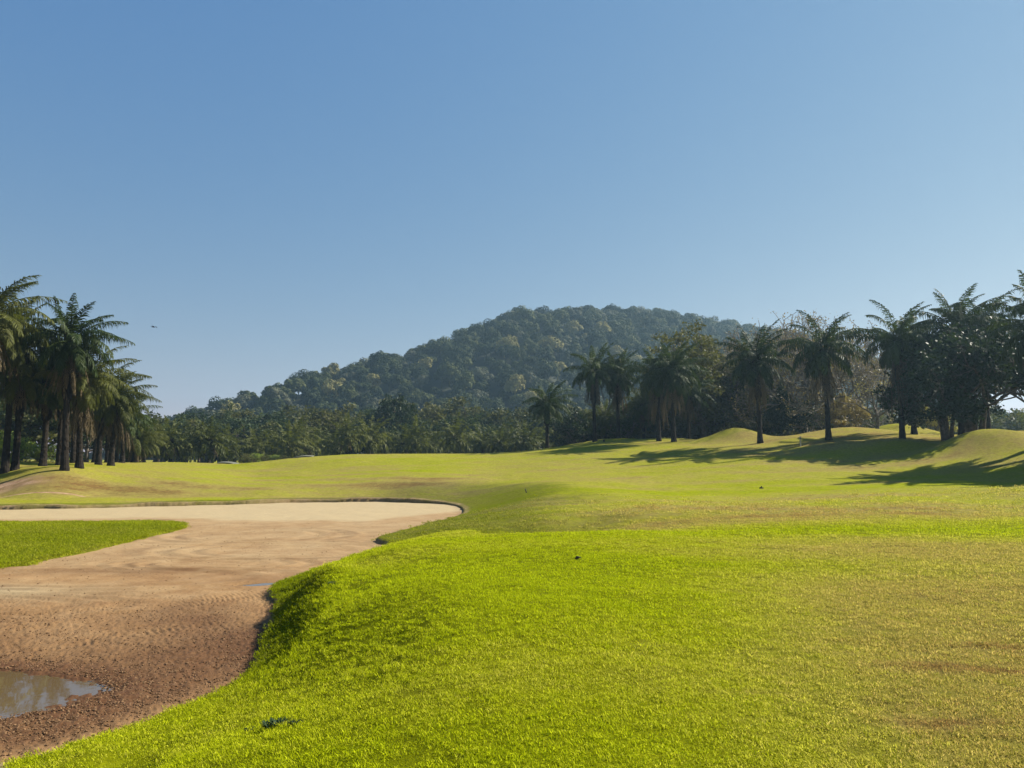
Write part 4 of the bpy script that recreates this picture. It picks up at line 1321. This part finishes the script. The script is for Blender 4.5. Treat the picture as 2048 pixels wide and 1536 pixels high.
# leaning black peg, clod, leaf scrap
x, y, z = ray_ground(1053, 986, 18)
g = G(); tube(g, [(0, 0, -.04), (-.012, 0, .05), (-.05, 0, .14), (-.07, .0, .21), (-.071, 0, .215)], [.026, .026, .024, .02, .002], 8)
tag(link('ground_peg', g.mesh('ground_peg', M_BLACK, True), None, (x, y, z)), 'short black peg leaning in the grass right of the bunker tip', 'peg')


def lump(name, px, py, sx, sy, sz, label, cat, lo=8, mat=None, peak=0.):
    x, y, z = ray_ground(px, py, lo)
    import bmesh
    bm = bmesh.new(); bmesh.ops.create_icosphere(bm, subdivisions=3, radius=1)
    r = np.random.default_rng(int(px))
    for v in bm.verts:
        q = v.co.normalized()
        f = 1 + .35 * (vnoise(np.array([q.x * 2.2 + 5]), np.array([q.y * 2.2 + q.z * 3 + 9]), int(px))[0] - .5) * 2
        v.co = Vector((q.x * sx * f, q.y * sy * f, max(q.z, -.3) * sz * f * (1 + peak * max(0, 1 - abs(q.x) * 2.2))))
    me = bpy.data.meshes.new(name); bm.to_mesh(me); bm.free(); me.materials.append(mat or M_BLACK)
    o = link(name, me, None, (x, y, z + .01)); tag(o, label, cat); return o


lump('earth_clod', 1523, 977, .10, .06, .055, 'small black clod lying on the bright fairway left of the long shadows', 'clod', 22, plain_mat('black_earth', (.01, .009, .007), (.03, .024, .018), 20), .9)
lump('earth_clod', 1156, 1119, .04, .028, .036, 'tiny dark clod on the lush green slope in the middle', 'clod', 6, plain_mat('dark_earth', (.01, .009, .006), (.02, .018, .01), 20))

# dark weeds in the near turf
def weed(px, py, sc, label, seed):
    x, y, z = ray_ground(px, py, 4)
    r = np.random.default_rng(seed); nb = 260
    a = r.random(nb) * 6.28; q = np.sqrt(r.random(nb)) * .13
    d = a + r.normal(0, .8, nb); hh = .02 + .05 * r.random(nb); ln = .03 + .07 * r.random(nb); w = .006 + .006 * r.random(nb)
    bx = np.cos(a) * q * 1.5; by = np.sin(a) * q * .8
    V = np.zeros((nb, 5, 3)); sd = d + 1.57
    for k, (t, s) in enumerate([(0, -.4), (0, .4), (.55, 1), (.55, -1), (1, 0)]):
        V[:, k, 0] = bx + np.cos(d) * ln * t + np.cos(sd) * w * s; V[:, k, 1] = by + np.sin(d) * ln * t + np.sin(sd) * w * s; V[:, k, 2] = hh * (t ** .6)
    b = np.arange(nb)[:, None] * 5
    o = link('weed_clump', mk('weed_clump', V.reshape(-1, 3), [b + np.array([0, 1, 2, 3]), b + np.array([3, 2, 4])], M_WEED), None, (x, y, z), 0, sc)
    tag(o, label, 'weed', 'dark weeds in the near turf')


M_WEED = leaf_mat('weed_leaf', (.008, .018, .006), (.022, .042, .012), .1, .6, .1, 4)
weed(560, 1455, .62, 'largest dark green weed clump in the lush turf near the bottom left', 1)
weed(505, 1462, .32, 'small dark weed left of the largest weed clump', 2)
weed(597, 1450, .35, 'small dark weed touching the right side of the largest clump', 5)
weed(268, 1419, .4, 'small dark weed at the grass edge above the bunker corner', 3)
weed(672, 1168, .55, 'dark weed high on the bank beside the thin puddle', 4)

# bird in flight
bx, by, bz = P(307, 654, 70)
g = G()
prof = [(-.20, .004), (-.14, .02), (-.06, .042), (.04, .05), (.12, .036), (.17, .026), (.21, .022), (.235, .008), (.27, .002)]
tube(g, [(p, 0, .0 + .02 * math.sin(p * 6)) for p, _ in prof], [q for _, q in prof], 10)
g.add([(-.16, -.01, 0), (-.16, .01, 0), (-.30, .05, 0), (-.31, -.05, 0), (-.30, .05, .006), (-.31, -.05, .006), (-.16, -.01, .008), (-.16, .01, .008)], [np.array([(0, 1, 2, 3), (6, 5, 4, 7)])])
bird = link('flying_bird', g.mesh('flying_bird', M_BLACK, True), None, (bx, by, bz), math.radians(170))
tag(bird, 'small dark bird flying in the sky above the left palms', 'bird')
for sgn in (-1, 1):
    g = G()
    w = []
    for t, zz, ch in [(0, .01, .13), (.12, .05, .14), (.24, .07, .12), (.36, .05, .08), (.46, .01, .02)]:
        w.append((.06 - t * .15, sgn * t, zz)); w.append((.06 - ch - t * .22, sgn * t, zz - .005))
    w2 = [(a, b, c + .008) for a, b, c in w]
    f = [(2 * i, 2 * i + 1, 2 * i + 3, 2 * i + 2) for i in range(4)] + [(10 + 2 * i, 12 + 2 * i, 13 + 2 * i, 11 + 2 * i) for i in range(4)]
    g.add(w + w2, [np.array(f)])
    link('wing', g.mesh('wing', M_BLACK, True), bird)

# pieces of pale cart path seen beyond the far crest
for (pa, pb, Y, lab) in [((438, 923.5), (476, 927), 89, 'left'), ((588, 914), (626, 911), 93, 'right')]:
    x0 = P(pa[0], pa[1], Y); x1 = P(pb[0], pb[1], Y)
    V = []; ns = 12
    for i in range(ns + 1):
        t = i / ns
        xx = x0[0] + (x1[0] - x0[0]) * t
        zz = x0[2] + (x1[2] - x0[2]) * t + .12 * math.sin(math.pi * t)
        for dy, dz in ((-.6, -.10), (.6, .0), (.6, -.8), (-.6, -.8)):
            V.append((xx, Y + dy, zz + dz))
    Fq = []
    for i in range(ns):
        for k in range(4):
            a = i * 4 + k; b = i * 4 + (k + 1) % 4
            Fq.append((a, b, b + 4, a + 4))
    Fq += [(3, 2, 1, 0), (ns * 4, ns * 4 + 1, ns * 4 + 2, ns * 4 + 3)]
    tag(link('path', mk('path', V, [np.array(Fq)], M_GREY, False)), 'pale hump of cart path beyond the crest', None, None, 'structure')

# ------------------------------------------------------------------ haze: one closed box of even air
HZ = 0.00038
# the ground sheet is wider than the air seen; the box spans what the camera sees
V = [(sx, sy, sz) for sx in (-1650, 1650) for sy in (-60, 1650) for sz in (-6, 125)]
Fq = np.array([(0, 1, 3, 2), (4, 6, 7, 5), (0, 4, 5, 1), (2, 3, 7, 6), (0, 2, 6, 4), (1, 5, 7, 3)])
m, nt, N, L = mat_new('haze')
o_ = N.new('ShaderNodeOutputMaterial'); v_ = N.new('ShaderNodeVolumePrincipled')
v_.inputs['Color'].default_value = (.46, .72, .92, 1)
v_.inputs['Density'].default_value = HZ
v_.inputs['Anisotropy'].default_value = .4
L.new(v_.outputs[0], o_.inputs['Volume'])
hz = link('haze', mk('haze', V, [Fq], m))
tag(hz, 'thin blue air haze over the whole course', None, None, 'stuff')
